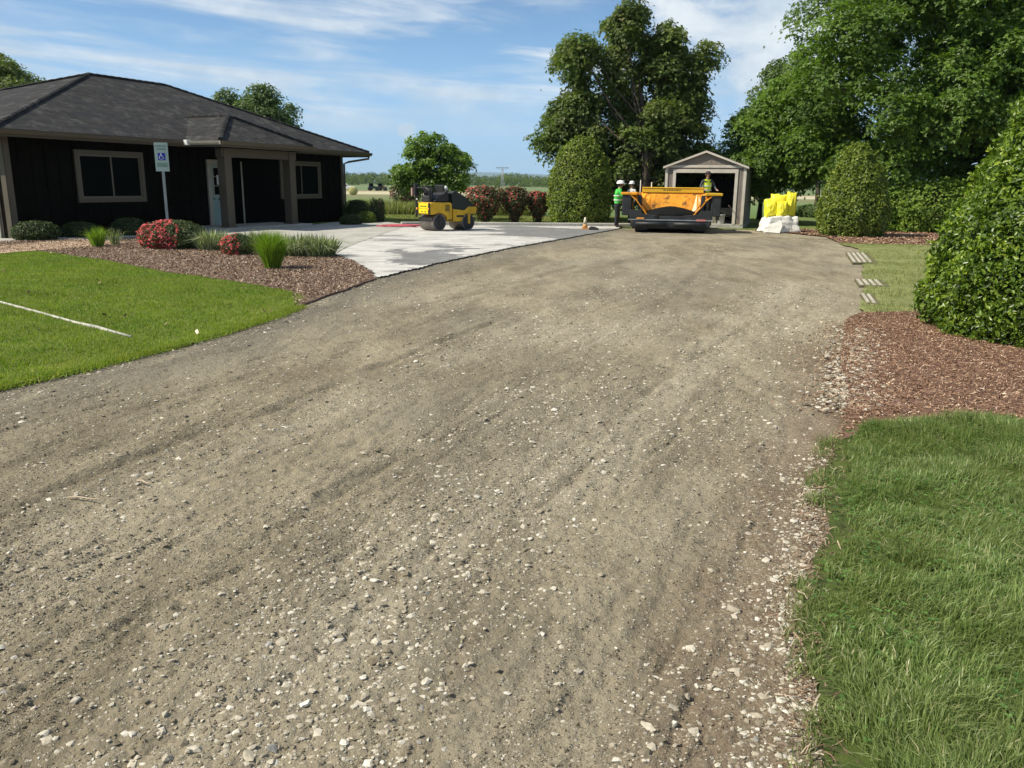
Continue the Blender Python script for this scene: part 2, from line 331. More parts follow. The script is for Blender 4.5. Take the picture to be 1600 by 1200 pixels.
PALE = [(wpoly(l_), w_, a_) for l_, w_, a_ in (([(250, 1240), (420, 1080), (600, 940), (780, 800), (920, 700), (1060, 590), (1180, 505), (1240, 440)], .34, .95), ([(0, 905), (260, 760), (480, 660), (700, 560), (900, 470)], .3, .5), ([(880, 530), (1040, 492), (1200, 500), (1290, 520)], .7, .8),
    ([(1290, 460), (1310, 560), (1250, 700)], .35, .5), ([(640, 470), (860, 420), (1000, 390), (1060, 370)], .5, .45), ([(960, 440), (1120, 400), (1290, 395)], .9, .4), ([(820, 1240), (960, 1000), (1100, 760)], .3, .4))]
GROOVES = [(wpoly(l_), w_, d_) for l_, w_, d_ in (([(-20, 815), (130, 745), (300, 680), (420, 640), (620, 560), (800, 490)], .045, .035), ([(-20, 700), (200, 640), (420, 575)], .04, .026), ([(600, 905), (760, 800), (900, 690), (1060, 575), (1180, 500)], .035, .022), ([(660, 930), (800, 820), (940, 705)], .03, .016),
    ([(880, 430), (1010, 400), (1090, 372)], .09, .03), ([(560, 500), (760, 455), (900, 415)], .08, .026), ([(1000, 500), (1080, 440), (1110, 400)], .07, .022), ([(300, 900), (520, 770), (640, 700)], .04, .024), ([(60, 1010), (300, 880)], .04, .022), ([(1000, 1150), (1090, 920), (1150, 760)], .04, .018))]
def hgt(x, y):
    c, s = math.cos(R(23)), math.sin(R(23)); u = x * c - y * s; v = x * s + y * c       # v runs with the wheel tracks
    wob = fbm(x * .5, y * .25, 5, 3) * 1.2
    h = .020 * (fbm((u + wob) * 1.6, v * .22, 1, 4) - .5)
    r = np.abs(fbm((u + wob * .8) * 3.2, v * .55, 9, 4) - .5) * 2; h = h - .013 * np.exp(-(r / .10) ** 2) * (vnoise(x * .9, y * .9, 77) > .35)
    r = np.abs(fbm((u + wob * .3) * 8, v * 2.0, 11, 4) - .5) * 2; h = h - .010 * np.exp(-(r / .11) ** 2) * np.clip(vnoise(x * 1.3, y * .9, 78) * 2 - .4, 0, 1)
    r = np.abs(fbm(x * 16, y * 12, 13, 3) - .5) * 2; h = h - .006 * np.exp(-(r / .13) ** 2)
    dulling = np.clip(1 - (y - 12) / 18, .3, 1)
    h = h * dulling + dulling * .026 * (fbm(u * 7, v * 3.2, 3, 5, .62) - .5) + .020 * dulling * (fbm(x * 26, y * 22, 4, 3, .7) - .5)
    for ln, wd, dp in GROOVES: d = polydist(x, y, ln, False); k = vnoise(x * 2.2 + 31, y * 2.2, 79); k = np.clip(k * 1.9 - .35, 0, 1.2); d = d + (vnoise(x * 5 + 3, y * 5, 80) - .5) * wd * 1.6; h = h - dp * .6 * np.exp(-(d / wd) ** 2) * (.15 + k) + dp * .35 * np.exp(-((d - wd * 2.2) / wd) ** 2) * k
    e = np.minimum(polydist(x, y, left_edge, False), polydist(x, y, right_edge, False)); e = np.where(inpoly(x, y, tight), e, 0)
    return h * np.clip(e / .35, 0, 1)
def road():
    ys = []; y = 1.0 - 0.0
    Yk = np.exp(np.linspace(math.log(.8), math.log(37), 1080)) ; Yk = np.concatenate([np.linspace(-1.5, .79, 16), Yk])
    uk = np.linspace(-1.15, .62, 560)
    Yg, ug = np.meshgrid(Yk, uk, indexing='ij'); Xg = ug * (np.maximum(Yg, 0) + 1.2)
    Xj = Xg + (fbm(Xg * 3, Yg * 3, 40, 3) - .5) * .1; Yj = Yg + (fbm(Xg * 3, Yg * 3, 50, 3) - .5) * .1
    ins = inpoly(Xj, Yj, road_poly)
    Z = hgt(Xg, Yg) - .012
    d = polydist(Xg, Yg, left_edge, False); grey = np.clip(1 - d / (1.1 + .6 * fbm(Xg * .6, Yg * .6, 60)), 0, 1) * np.clip(.45 + .8 * fbm(Xg * 3, Yg, 61), 0, 1)
    d2 = polydist(Xg, Yg, left_edge[:4], False)
    grey = np.maximum(grey, .5 * np.clip(fbm(Xg * .4, Yg * .4, 62) * 2.6 - 1.35, 0, 1))
    dr = polydist(Xg, Yg, right_edge[12:], False); brown = np.clip(1 - dr / (.25 + .7 * fbm(Xg * 1.1, Yg * .8, 63, 3)), 0, 1) ** .7 * (.3 + .9 * fbm(Xg * 5, Yg * 5, 64, 3))
    c_, s_ = math.cos(R(23)), math.sin(R(23)); Us = Xg * c_ - Yg * s_; Vs = Xg * s_ + Yg * c_; stn = np.clip(fbm(Us * 5, Vs * .7, 65, 5, .65) * 3 - .9, 0, 1); pale = np.zeros_like(Xg); streak = np.zeros_like(Xg)
    for ln, wd, am in PALE: dd_ = polydist(Xg, Yg, ln, False) + (fbm(Xg * 2, Yg * 2, 66, 3) - .5) * wd; pale = np.maximum(pale, am * np.exp(-(np.maximum(dd_, 0) / wd) ** 2) * (.25 + .75 * stn))
    for ln, wd, am in GROOVES: dd_ = polydist(Xg, Yg, ln, False) + (fbm(Xg * 4, Yg * 4, 67, 3) - .5) * wd * 3; streak = np.maximum(streak, np.exp(-(dd_ / (wd * 2.2)) ** 2) * np.clip(fbm(Xg * 2.5, Yg * 2.5, 68, 3) * 2.2 - .4, 0, 1))
    streak = np.maximum(streak, .75 * np.clip(fbm(Us * 4.2, Vs * .55, 69, 5, .62) * 4 - 2.25, 0, 1))
    nY, nX = Xg.shape; idx = np.arange(nY * nX).reshape(nY, nX)
    q = np.stack([idx[:-1, :-1], idx[:-1, 1:], idx[1:, 1:], idx[1:, :-1]], -1).reshape(-1, 4)
    keep = ins.ravel()[q].all(1); q = q[keep]
    used = np.unique(q); mp = np.zeros(nY * nX, int); mp[used] = np.arange(len(used))
    V = np.stack([Xg.ravel(), Yg.ravel(), Z.ravel()], 1)[used]
    o = np_mesh('gravel_road', V, mp[q], M['road'], None, {'grey': grey.ravel()[used], 'brown': np.clip(brown, 0, .9).ravel()[used], 'pale': pale.ravel()[used], 'dulling': streak.ravel()[used]}, True)
    tag(o, 'rough unpaved gravel and dirt drive filling the foreground', 'gravel road', kind='structure')
road()
def densify(P, step, jit, seed):
    out = []; n = len(P)
    for i in range(n):
        a, b = P[i], P[(i + 1) % n]; k = max(1, int(np.linalg.norm(b - a) / step))
        for j in range(min(k, 400)): out.append(a + (b - a) * j / min(k, 400))
    out = np.array(out); q = step * 0 + 1
    out[:, 0] += (fbm(out[:, 0] * 3, out[:, 1] * 3, seed, 3) - .5) * jit; out[:, 1] += (fbm(out[:, 0] * 3, out[:, 1] * 3, seed + 9, 3) - .5) * jit
    return out
def flat_sheet(name, P, z, mat, label, cat, step=.12, jit=.12, seed=1, thick=.0):
    D = densify(P, step, jit, seed); bm = bmesh.new(); vs = [bm.verts.new((x, y, z)) for x, y in D]; f = bm.faces.new(vs)
    if f.normal.z < 0: f.normal_flip()
    bm.normal_update()
    if f.normal.z < 0: f.normal_flip()
    if thick:
        r = bmesh.ops.extrude_face_region(bm, geom=[f]); bmesh.ops.translate(bm, vec=(0, 0, -thick), verts=[e for e in r['geom'] if isinstance(e, bmesh.types.BMVert)])
        bmesh.ops.recalc_face_normals(bm, faces=bm.faces)
    bmesh.ops.triangulate(bm, faces=bm.faces)
    me = bpy.data.meshes.new(name); bm.to_mesh(me); bm.free(); me.materials.append(mat)
    o = bpy.data.objects.new(name, me); C.objects.link(o); tag(o, label, cat, kind='structure'); return o
LAWN_L = np.vstack([wpoly([(0, 607), (120, 581), (250, 548), (350, 521), (430, 496), (462, 480), (478, 468), (455, 457), (400, 447), (330, 436), (260, 427), (170, 409), (100, 399), (55, 393), (0, 397)]), [[-14.5, 15.6], [-20, 13], [-20, 4], [-9, 5.0], [-5.6, 5.7]]])
flat_sheet('lawn', LAWN_L, .017, M['soil_lawn'], 'bright mown lawn on the near side of the flower bed', 'lawn', seed=3, thick=.05)
BED = wpoly([(-40, 383), (0, 378), (60, 376), (130, 374), (210, 372), (300, 371), (400, 372), (470, 381), (515, 396), (550, 408), (580, 426), (584, 436), (545, 452), (500, 466), (462, 482), (455, 457), (400, 447), (330, 436), (260, 427), (170, 409), (100, 399), (55, 393), (0, 397), (-60, 402)])
flat_sheet('mulch_bed', BED, .014, M['mulch_bed_g'], 'mulched flower bed of grey brown bark chips by the house', 'mulch bed', seed=5, thick=.04)
WALK = wpoly([(-80, 372), (20, 374), (300, 366), (330, 360), (370, 361), (470, 354), (536, 347), (600, 347), (640, 352), (560, 380), (520, 398), (470, 383), (400, 374), (300, 373), (200, 375), (120, 377), (60, 377), (0, 380), (-60, 383)])
flat_sheet('footpath', WALK, .026, M['concrete'], 'pale concrete walk between the flower bed and the house', 'path', .3, .02, 6)
SAND = wpoly([(-60, 404), (0, 398), (55, 393.5), (110, 389), (165, 384), (205, 380), (150, 377), (80, 379), (0, 386), (-60, 391)])
flat_sheet('bare_ground', SAND, .032, M['sandy'], 'bare sandy orange strip between lawn and house', 'bare soil', .2, .1, 8)
RL = np.vstack([wpoly([(1310, 690), (1340, 672), (1400, 662), (1480, 657), (1600, 664), (1720, 672)]), [[8, 5.3], [8, -3], [.95, -3], [.9, .3]], wpoly([(1290, 1260), (1280, 1130), (1270, 1040), (1258, 960), (1272, 880), (1296, 830), (1286, 790), (1290, 740)])])
flat_sheet('near_lawn', RL, .014, M['soil_grass'], 'longer grass verge at the lower right corner', 'lawn', .08, .06, 11)
RM = np.vstack([wpoly([(1322, 500), (1345, 490), (1400, 489), (1440, 488), (1520, 488)]), [[9.5, 10.8], [12, 9], [8, 5.3]], wpoly([(1720, 672), (1600, 664), (1480, 657), (1400, 662), (1340, 672), (1310, 690), (1300, 690), (1318, 652), (1326, 620), (1314, 560)])])
flat_sheet('mulch_ring', RM, .018, M['mulch_bed'], 'red brown bark mulch around the large near holly', 'mulch bed', .1, .12, 13)
STRIP = wpoly([(1310, 381), (1338, 389), (1350, 400), (1346, 430), (1352, 455), (1345, 480), (1350, 490), (1400, 489), (1440, 488), (1520, 488), (1640, 480), (1640, 384), (1450, 384)])
flat_sheet('thin_lawn', STRIP, .02, M['soil_pale'], 'thin yellow green turf between the two hollies', 'lawn', .2, .2, 15)
RING = wpoly([(1178, 361), (1240, 365), (1290, 370), (1312, 381), (1450, 384), (1640, 384), (1640, 366), (1480, 365), (1330, 362), (1240, 358), (1185, 358)])
flat_sheet('mulch_strip', RING, .024, M['mulch_bed'], 'reddish mulch strip under the far cone shaped holly', 'mulch bed', .25, .2, 17)
# parking lot with its white dust and the dark clean patches
z7 = lambda L: wpoly([(560 + a / 3.636, 340 + b / 3.636) for a, b in L])
LOT = wpoly([(505, 366), (470, 372), (520, 399), (550, 409), (580, 427), (585, 437), (640, 424), (700, 409), (800, 388), (870, 376), (930, 365), (968, 358), (975, 352), (900, 351), (740, 350), (640, 349), (560, 355)])
PA = z7([(150, 190), (200, 172), (270, 190), (300, 203), (440, 195), (520, 182), (450, 153), (650, 180), (520, 207), (590, 222), (460, 268), (330, 275), (95, 256), (210, 240), (240, 217)])
PB = z7([(730, 104), (830, 88), (700, 80), (840, 66), (700, 58), (860, 50), (1250, 66), (1560, 62), (1500, 80), (1230, 118), (900, 200), (560, 262), (250, 350), (100, 380), (300, 318), (590, 232), (870, 176), (1130, 123), (900, 108)])
def lot():
    xs = np.arange(-9.5, 5.5, .055); ys = np.arange(12.5, 36.5, .08); X, Y = np.meshgrid(xs, ys)
    ins = inpoly(X + (fbm(X * 3, Y * 3, 21, 3) - .5) * .1, Y + (fbm(X * 3, Y * 3, 22, 3) - .5) * .2, LOT)
    jx = (fbm(X * 1.6, Y * 3.2, 23, 6, .72) - .5); jy = (fbm(X * 1.6, Y * 3.2, 24, 6, .72) - .5)
    dark = (inpoly(X + jx * 1.6, Y + jy * .5, PA) | inpoly(X + jx * 1.6, Y + jy * .6, PB)).astype(float)
    dark = np.maximum(dark, (fbm(X * .55, Y * 1.6, 31, 5, .6) > .63) * .75)
    Z = .018 + .002 * fbm(X, Y, 30, 2)
    dark = dark * (.8 + .2 * np.clip(fbm(X * 3, Y * 6, 32, 4, .7) * 3 - .9, 0, 1)); idx = np.arange(X.size).reshape(X.shape); q = np.stack([idx[:-1, :-1], idx[:-1, 1:], idx[1:, 1:], idx[1:, :-1]], -1).reshape(-1, 4)
    q = q[ins.ravel()[q].all(1)]; used = np.unique(q); mp = np.zeros(X.size, int); mp[used] = np.arange(len(used))
    m_, t, b, o = new_mat('dusty asphalt'); g = t.nodes.new('ShaderNodeNewGeometry'); P = g.outputs['Position']
    mpn = t.nodes.new('ShaderNodeMapping'); mpn.inputs['Scale'].default_value = (1, 3, 1); mpn.inputs['Rotation'].default_value = (0, 0, R(8)); t.links.new(P, mpn.inputs[0])
    a = t.nodes.new('ShaderNodeAttribute'); a.attribute_name = 'dark'
    w = mixc(t, smooth(t, noise(t, mpn.outputs[0], 1.3, 8, .65), .35, .68), (.36, .345, .315), (.58, .56, .52))
    w = mixc(t, smooth(t, noise(t, P, 7, 6, .7), .56, .7, 0, .45), w, (.25, .24, .22))
    k = mixc(t, noise(t, P, 9, 6, .7), (.1, .1, .098), (.17, .166, .157))
    t.links.new(mixc(t, a.outputs['Fac'], w, k), b.inputs['Base Color']); b.inputs['Roughness'].default_value = .9
    bp = t.nodes.new('ShaderNodeBump'); bp.inputs['Strength'].default_value = .25; bp.inputs['Distance'].default_value = .01
    t.links.new(noise(t, P, 60, 5, .7), bp.inputs['Height']); t.links.new(bp.outputs[0], b.inputs['Normal'])
    ob = np_mesh('parking_lot', np.stack([X, Y, Z], -1).reshape(-1, 3)[used], mp[q], m_, None, {'dark': dark.ravel()[used]})
    tag(ob, 'white dusted parking lot with darker bare asphalt patches', 'parking lot', kind='structure')
lot()
def field():
    m_, t, b, o = new_mat('fields'); g = t.nodes.new('ShaderNodeNewGeometry'); P = g.outputs['Position']
    sp = t.nodes.new('ShaderNodeSeparateXYZ'); t.links.new(P, sp.inputs[0])
    wob = mth(t, 'MULTIPLY', mth(t, 'SUBTRACT', noise(t, P, .02, 3), .5), mth(t, 'MULTIPLY', sp.outputs[1], .12))
    y = mth(t, 'ADD', sp.outputs[1], wob)
    f = mth(t, 'DIVIDE', mth(t, 'LOGARITHM', mth(t, 'MAXIMUM', y, 1.), 10.), 4.)      # 1 m .. 10 km
    L = lambda v: math.log10(v) / 4
    stops = [(0, (.13, .16, .05)), (L(43), (.15, .185, .05)), (L(46), (.1, .15, .04)), (L(60), (.13, .19, .07)), (L(88), (.16, .21, .09)), (L(92), (.19, .17, .09)), (L(112), (.2, .21, .11)), (L(120), (.55, .48, .33)),
             (L(150), (.5, .44, .3)), (L(158), (.24, .18, .12)), (L(175), (.2, .2, .1)), (L(200), (.13, .2, .09)), (L(330), (.17, .2, .1)), (L(800), (.1, .14, .06))]
    c = ramp(t, f, stops)
    c = mixc(t, smooth(t, noise(t, P, .7, 7, .65), .35, .65, 0, .35), c, (.08, .12, .03))
    c = mixc(t, smooth(t, noise(t, P, 9, 6, .7), .5, .7, 0, .3), c, (.24, .25, .1))
    t.links.new(c, b.inputs['Base Color']); b.inputs['Roughness'].default_value = .95; b.inputs['Specular IOR Level'].default_value = .1
    ys = np.concatenate([[-400], np.linspace(-20, 60, 41), np.exp(np.linspace(math.log(70), math.log(9000), 40))]); xs = np.concatenate([-np.exp(np.linspace(math.log(9000), math.log(60), 12)), np.linspace(-50, 50, 41), np.exp(np.linspace(math.log(60), math.log(9000), 12))])
    X, Y = np.meshgrid(xs, ys); idx = np.arange(X.size).reshape(X.shape); q = np.stack([idx[:-1, :-1], idx[:-1, 1:], idx[1:, 1:], idx[1:, :-1]], -1).reshape(-1, 4)
    ob = np_mesh('field', np.stack([X, Y, -.13 + .09 * np.clip((Y - 29) / 3, 0, 1)], -1).reshape(-1, 3), q, m_, None, None, True)
    tag(ob, 'flat farm fields running out to the far treeline', 'field', kind='structure')
field()
# kerb behind the lot
def ribbon(name, pxs, h, w, mat, label, cat):
    P = [at(*p) for p in pxs]; mb = MB()
    for a, b in zip(P[:-1], P[1:]):
        d = (b - a)[:2]; d = d / np.linalg.norm(d); nn = np.array([-d[1], d[0]]) * w
        mb.add([(a[0], a[1], -.03), (b[0], b[1], -.03), (b[0] + nn[0], b[1] + nn[1], -.03), (a[0] + nn[0], a[1] + nn[1], -.03), (a[0], a[1], h), (b[0], b[1], h), (b[0] + nn[0], b[1] + nn[1], h), (a[0] + nn[0], a[1] + nn[1], h)],
               [(3, 2, 1, 0), (4, 5, 6, 7), (0, 1, 5, 4), (1, 2, 6, 5), (2, 3, 7, 6), (3, 0, 4, 7)])
    o = mb.build(name, mat, None, .02); tag(o, label, cat, kind='structure'); return o
ribbon('kerb', [(628, 352.5), (700, 352.3), (760, 353), (830, 353.6), (900, 354), (985, 354.5)], .13, .35, M['concrete'], 'pale concrete kerb along the far edge of the parking lot', 'kerb')

# ------------------------------------------------------------------ loose stuff
def rand_rot(n):
    q = rng.normal(size=(n, 4)); q /= np.linalg.norm(q, axis=1)[:, None]; w, x, y, z = q.T
    return np.stack([np.stack([1 - 2 * (y * y + z * z), 2 * (x * y - z * w), 2 * (x * z + y * w)], -1), np.stack([2 * (x * y + z * w), 1 - 2 * (x * x + z * z), 2 * (y * z - x * w)], -1), np.stack([2 * (x * z - y * w), 2 * (y * z + x * w), 1 - 2 * (x * x + y * y)], -1)], 1)
bm = bmesh.new(); bmesh.ops.create_icosphere(bm, subdivisions=1, radius=1); ICO = np.array([v.co[:] for v in bm.verts]); ICOF = np.array([[v.index for v in f.verts] for f in bm.faces]); bm.free()
OCT = np.array([(1, 0, 0), (-1, 0, 0), (0, 1, 0), (0, -1, 0), (0, 0, 1), (0, 0, -1)], float); OCTF = np.array([(0, 2, 4), (2, 1, 4), (1, 3, 4), (3, 0, 4), (2, 0, 5), (1, 2, 5), (3, 1, 5), (0, 3, 5)])
def stones(name, x, y, size, base, faces, mat, label, sink=.52, jit=.28, zf=lambda x, y: hgt(x, y) - .012, rnd=None):
    n = len(x); T = base[None] * (1 + rng.uniform(-jit, jit, (n, len(base), 1)))
    T = T * rng.uniform(.55, 1.15, (n, 1, 3)); T = np.einsum('nij,nkj->nki', rand_rot(n), T); T[:, :, 2] *= .5; T = T * size[:, None, None]
    z = zf(x, y) + size * .5 * (1 - 2 * sink) * .4
    V, F = stamp(np.stack([x, y, z], 1), T, [faces])
    rr = rng.random(n) if rnd is None else rnd
    o = np_mesh(name, V, F, mat, None, {'rnd': np.repeat(rr, len(base))}); return tag(o, label, 'stones', kind='stuff')
def scatter(n, y0, y1, poly, power=1., umax=.72, xlo=-1.0):
    """points with a density that falls off with distance, like the tessellation of the road"""
    Y = np.exp(rng.uniform(math.log(y0), math.log(y1), n)) if power == 1 else y0 + (y1 - y0) * rng.random(n) ** power
    X = rng.uniform(-umax, umax, n) * (Y + .8); k = inpoly(X, Y, poly); return X[k], Y[k]
# larger pale stones, in drifts
def uv(x, y): c, s_ = math.cos(R(23)), math.sin(R(23)); return x * c - y * s_, x * s_ + y * c
X, Y = scatter(120000, 1.5, 14, road_poly, 1.25)
U_, V_ = uv(X, Y); dens = np.clip(fbm(U_ * 1.3, V_ * .35, 91, 5, .62) * 3.6 - 1.35, .05, 1); dens *= np.where(X < -1.2, .5, 1)
for ln, wd, am in PALE[:3]: dens = np.maximum(dens, am * .85 * np.exp(-(polydist(X, Y, ln, False) / (wd * 1.1)) ** 2))
k = rng.random(len(X)) < dens * .9; X, Y = X[k], Y[k]
sz = np.clip(rng.lognormal(math.log(.0066), .52, len(X)), .0028, .026)
stones('gravel_stones', X, Y, sz, ICO, ICOF, M['stone'], 'pale loose crushed stones strewn over the dirt drive', jit=.42)
X, Y = scatter(30000, 8, 30, road_poly, 1.1, .6)
U_, V_ = uv(X, Y); k = rng.random(len(X)) < np.clip(fbm(U_ * .9, V_ * .25, 93, 4, .6) * 3 - 1.1, .03, 1); X, Y = X[k], Y[k]
stones('distant_gravel', X, Y, np.clip(rng.lognormal(math.log(.014), .35, len(X)), .006, .035), OCT, OCTF, M['stone'], 'small stones over the far part of the drive')
X, Y = scatter(420000, 1.5, 9, road_poly, 1)
U_, V_ = uv(X, Y); k = rng.random(len(X)) < np.clip(fbm(U_ * 1.6, V_ * .5, 95, 4, .6) * 2.8 - .8, .12, 1); X, Y = X[k], Y[k]
stones('gravel_grit', X, Y, np.clip(rng.lognormal(math.log(.0036), .4, len(X)), .0015, .01), OCT, OCTF, M['grit'], 'fine grit lying between the stones of the drive')
# crushed stone along the edge of the verge, and the heap of stone in the mulch
def along(P, n, spread, a=0, b=None):
    P = np.array(P); s = np.concatenate([[0], np.cumsum(np.linalg.norm(np.diff(P, axis=0), axis=1))]); t = rng.random(n) * s[-1]
    x = np.interp(t, s, P[:, 0]) + rng.normal(size=n) * spread; y = np.interp(t, s, P[:, 1]) + rng.normal(size=n) * spread; return x, y
x, y = along(wpoly([(1300, 690), (1280, 745), (1276, 800), (1280, 835), (1258, 885), (1240, 960), (1255, 1050), (1262, 1150)]), 800, .075)
stones('edge_gravel', x, y, np.clip(rng.lognormal(math.log(.0105), .4, len(x)), .004, .03), ICO, ICOF, M['stone'], 'crushed pale stone along the edge of the verge', rnd=rng.random(len(x)) ** .6 * .97)
x, y = along(wpoly([(1340, 515), (1345, 560), (1338, 620), (1335, 640)]), 2600, .13)
stones('spilled_gravel', x, y, np.clip(rng.lognormal(math.log(.016), .4, len(x)), .006, .04), ICO, ICOF, M['stone'], 'patch of grey white stone spilled on the mulch', zf=lambda x, y: np.full_like(x, .012), rnd=rng.random(len(x)) ** .7 * .99)

def chips(name, x, y, L, Wd, mat, label, z0=.012, zj=.02):
    n = len(x); a = rng.uniform(0, 2 * math.pi, n); ti = rng.normal(size=n) * .35; l = L * rng.uniform(.4, 1.3, n); w = Wd * rng.uniform(.4, 1.3, n)
    dx = np.stack([np.cos(a) * np.cos(ti), np.sin(a) * np.cos(ti), np.sin(ti)], 1); dy = np.stack([-np.sin(a), np.cos(a), rng.normal(size=n) * .5], 1)
    c = [(-.5, -.5, 0), (.5, -.35, 0), (.5, .4, 0), (-.5, .5, 0)]; bow = rng.uniform(-.1, .25, n)
    T = np.stack([dx * (l * p)[:, None] + dy * (w * q)[:, None] for p, q, _ in c] + [], 1)
    Tm = np.stack([dy * (w * -.5)[:, None], dy * (w * .5)[:, None]], 1); Tm[:, :, 2] += (l * bow)[:, None]
    T = np.concatenate([T, Tm], 1)     # 0 1 2 3 , mid 4 (-), 5 (+)
    z = z0 + rng.random(n) * zj
    V, F = stamp(np.stack([x, y, z], 1), T, [[(0, 4, 5, 3), (4, 1, 2, 5)]])
    o = np_mesh(name, V, F, mat, None, {'rnd': np.repeat(rng.random(n), 6)}); return tag(o, label, 'mulch', kind='stuff')
def inside(n, poly):
    lo = poly.min(0); hi = poly.max(0); x = rng.uniform(lo[0], hi[0], n); y = rng.uniform(lo[1], hi[1], n); k = inpoly(x, y, poly); return x[k], y[k]
x, y = inside(210000, RM); x2, y2 = along(wpoly([(1318, 505), (1312, 560), (1318, 610), (1308, 650)]), 3000, .16)
x = np.concatenate([x, x2]); y = np.concatenate([y, y2])
chips('mulch_chips', x, y, .03, .006, M['mulch_r'], 'reddish shredded bark mulch under the large holly')
x, y = inside(190000, BED); chips('bark_chips', x, y, .036, .013, M['mulch_g'], 'grey brown bark chips in the flower bed by the house', .016, .025)
x, y = inside(16000, RING); chips('bark_litter', x, y, .07, .03, M['mulch_r'], 'red brown bark litter round the far holly', .014, .03)

def blades(name, x, y, z0, h, w, mat, label, cat='grass', lean=.5, seg=2, rnd=None, parent=None, dirv=None, kind='stuff'):
    n = len(x); a = rng.uniform(0, 2 * math.pi, n) if dirv is None else dirv; f = np.stack([np.cos(a), np.sin(a), np.zeros(n)], 1); b = rng.uniform(0, 2 * math.pi, n); s = np.stack([np.cos(b), np.sin(b), np.zeros(n)], 1)
    le = np.abs(rng.normal(size=n)) * lean if np.isscalar(lean) else lean; up = np.array([0, 0, 1.])
    mid = f * (h * le * .35)[:, None] + up * (h * .62)[:, None]; tip = f * (h * le)[:, None] + up * (h * np.clip(1 - .35 * le, .35, 1))[:, None]
    hw = (w * .5)[:, None]
    if seg == 2:
        T = np.stack([-s * hw, s * hw, mid - s * hw * .8, mid + s * hw * .8, tip], 1); V, F = stamp(np.stack([x, y, np.broadcast_to(z0, (n,))], 1), T, [[(0, 1, 3, 2)]]); F2 = (np.arange(n)[:, None] * 5 + np.array([2, 3, 4])[None]); F = [F[0], F2]; kk = 5
    else:
        T = np.stack([-s * hw, s * hw, tip], 1); V, F = stamp(np.stack([x, y, np.broadcast_to(z0, (n,))], 1), T, [[(0, 1, 2)]]); kk = 3
    rr = rng.random(n) if rnd is None else rnd
    o = np_mesh(name, V, F, mat, parent, {'rnd': np.repeat(rr, kk)})
    if kind: tag(o, label, cat, kind=kind)
    return o
def leaf_mesh_early(name, x, y):
    n_ = len(x); m_ = 3; a = rng.uniform(0, 2 * math.pi, n_)[:, None] + np.arange(3) * 2.09; r_ = rng.uniform(.006, .012, n_)[:, None, None]
    ax = np.stack([np.cos(a), np.sin(a), np.full_like(a, .25)], -1) * r_; sd = np.stack([-np.sin(a), np.cos(a), np.zeros_like(a)], -1) * r_ * .62; z = rng.uniform(.05, .095, n_); P = np.stack([x, y, z], 1)[:, None]
    V = np.stack([P + ax * .05, P + ax * .7 + sd, P + ax * 1.15, P + ax * .7 - sd], 2).reshape(-1, 3); F = np.arange(n_ * 3 * 4).reshape(-1, 4)
    return tag(np_mesh(name, V, F, attr_mat('clover leaves', [(0, (.05, .13, .03)), (1, (.16, .3, .07))], .5, .3, .3), None, {'rnd': np.repeat(rng.random(n_), 12)}), 'patches of clover leaves in the near verge', 'clover', kind='stuff')
# verge in the lower right corner
n = 720000; Yv = 1.0 + 4.9 * rng.random(n) ** 1.25; Xv = rng.uniform(.7, 5.4, n) ; k = (Xv < .95 * Yv + 1.6) & ((Xv < .66 * Yv + .75) | (rng.random(n) < .6)) & inpoly(Xv + (fbm(Xv * 5, Yv * 5, 71, 5, .6) - .82) * .3, Yv, RL); Xv, Yv = Xv[k], Yv[k]
ed = polydist(Xv, Yv, wpoly([(1310, 690), (1290, 740), (1286, 790), (1296, 830), (1272, 880), (1258, 960), (1270, 1040), (1280, 1130), (1290, 1260)]), False)
tall = .35 + .65 * np.clip(ed / .25, 0, 1); clump = fbm(Xv * 7, Yv * 7, 72, 3)
k = rng.random(len(Xv)) < np.clip(.25 + ed * 4, 0, 1) * (.5 + .6 * clump); Xv, Yv, tall, clump, ed = Xv[k], Yv[k], tall[k], clump[k], ed[k]
h = (.03 + .105 * clump * tall) * rng.uniform(.55, 1.35, len(Xv)); ang = fbm(Xv * 1.4, Yv * 1.4, 73, 2) * 14 + rng.normal(size=len(Xv)) * .9
rn = np.clip(rng.random(len(Xv)) * .75 + .25 * fbm(Xv * 3, Yv * 3, 74, 3) + (ed < .1) * .1 * rng.random(len(Xv)), 0, 1); rn = np.where(rng.random(len(Xv)) < .035, 1, np.minimum(rn, .93))
blades('verge_grass', Xv, Yv, 0., h, rng.uniform(.0026, .0062, len(Xv)), M['grass_near'], 'long green grass blades at the lower right', lean=.75, rnd=rn, dirv=ang)
x, y = along(wpoly([(1300, 690), (1284, 745), (1280, 800), (1288, 835), (1274, 885), (1264, 960), (1276, 1050), (1288, 1150), (1298, 1250)]), 5000, .04); k = fbm(x * 6, y * 6, 75, 3) > .5; x, y = x[k], y[k]; blades('edge_tufts', x, y, -.005, rng.uniform(.02, .085, len(x)), rng.uniform(.0025, .0055, len(x)), M['grass_near'], 'ragged grass tufts spilling from the verge over the gravel', lean=1.0)
nc = 5200; x = rng.uniform(1.0, 4.6, nc); y = rng.uniform(1.6, 5.4, nc); k = inpoly(x, y, RL) & (fbm(x * 2.2, y * 2.2, 76, 3) > .56); x, y = x[k], y[k]
o = leaf_mesh_early('clover', x, y)
x, y = inside(220, LAWN_L); k = y > 6; chips('lawn_litter', x[k], y[k], .06, .03, M['mulch_g'], 'pale leaf scraps and debris scattered on the left lawn', .045, .02)
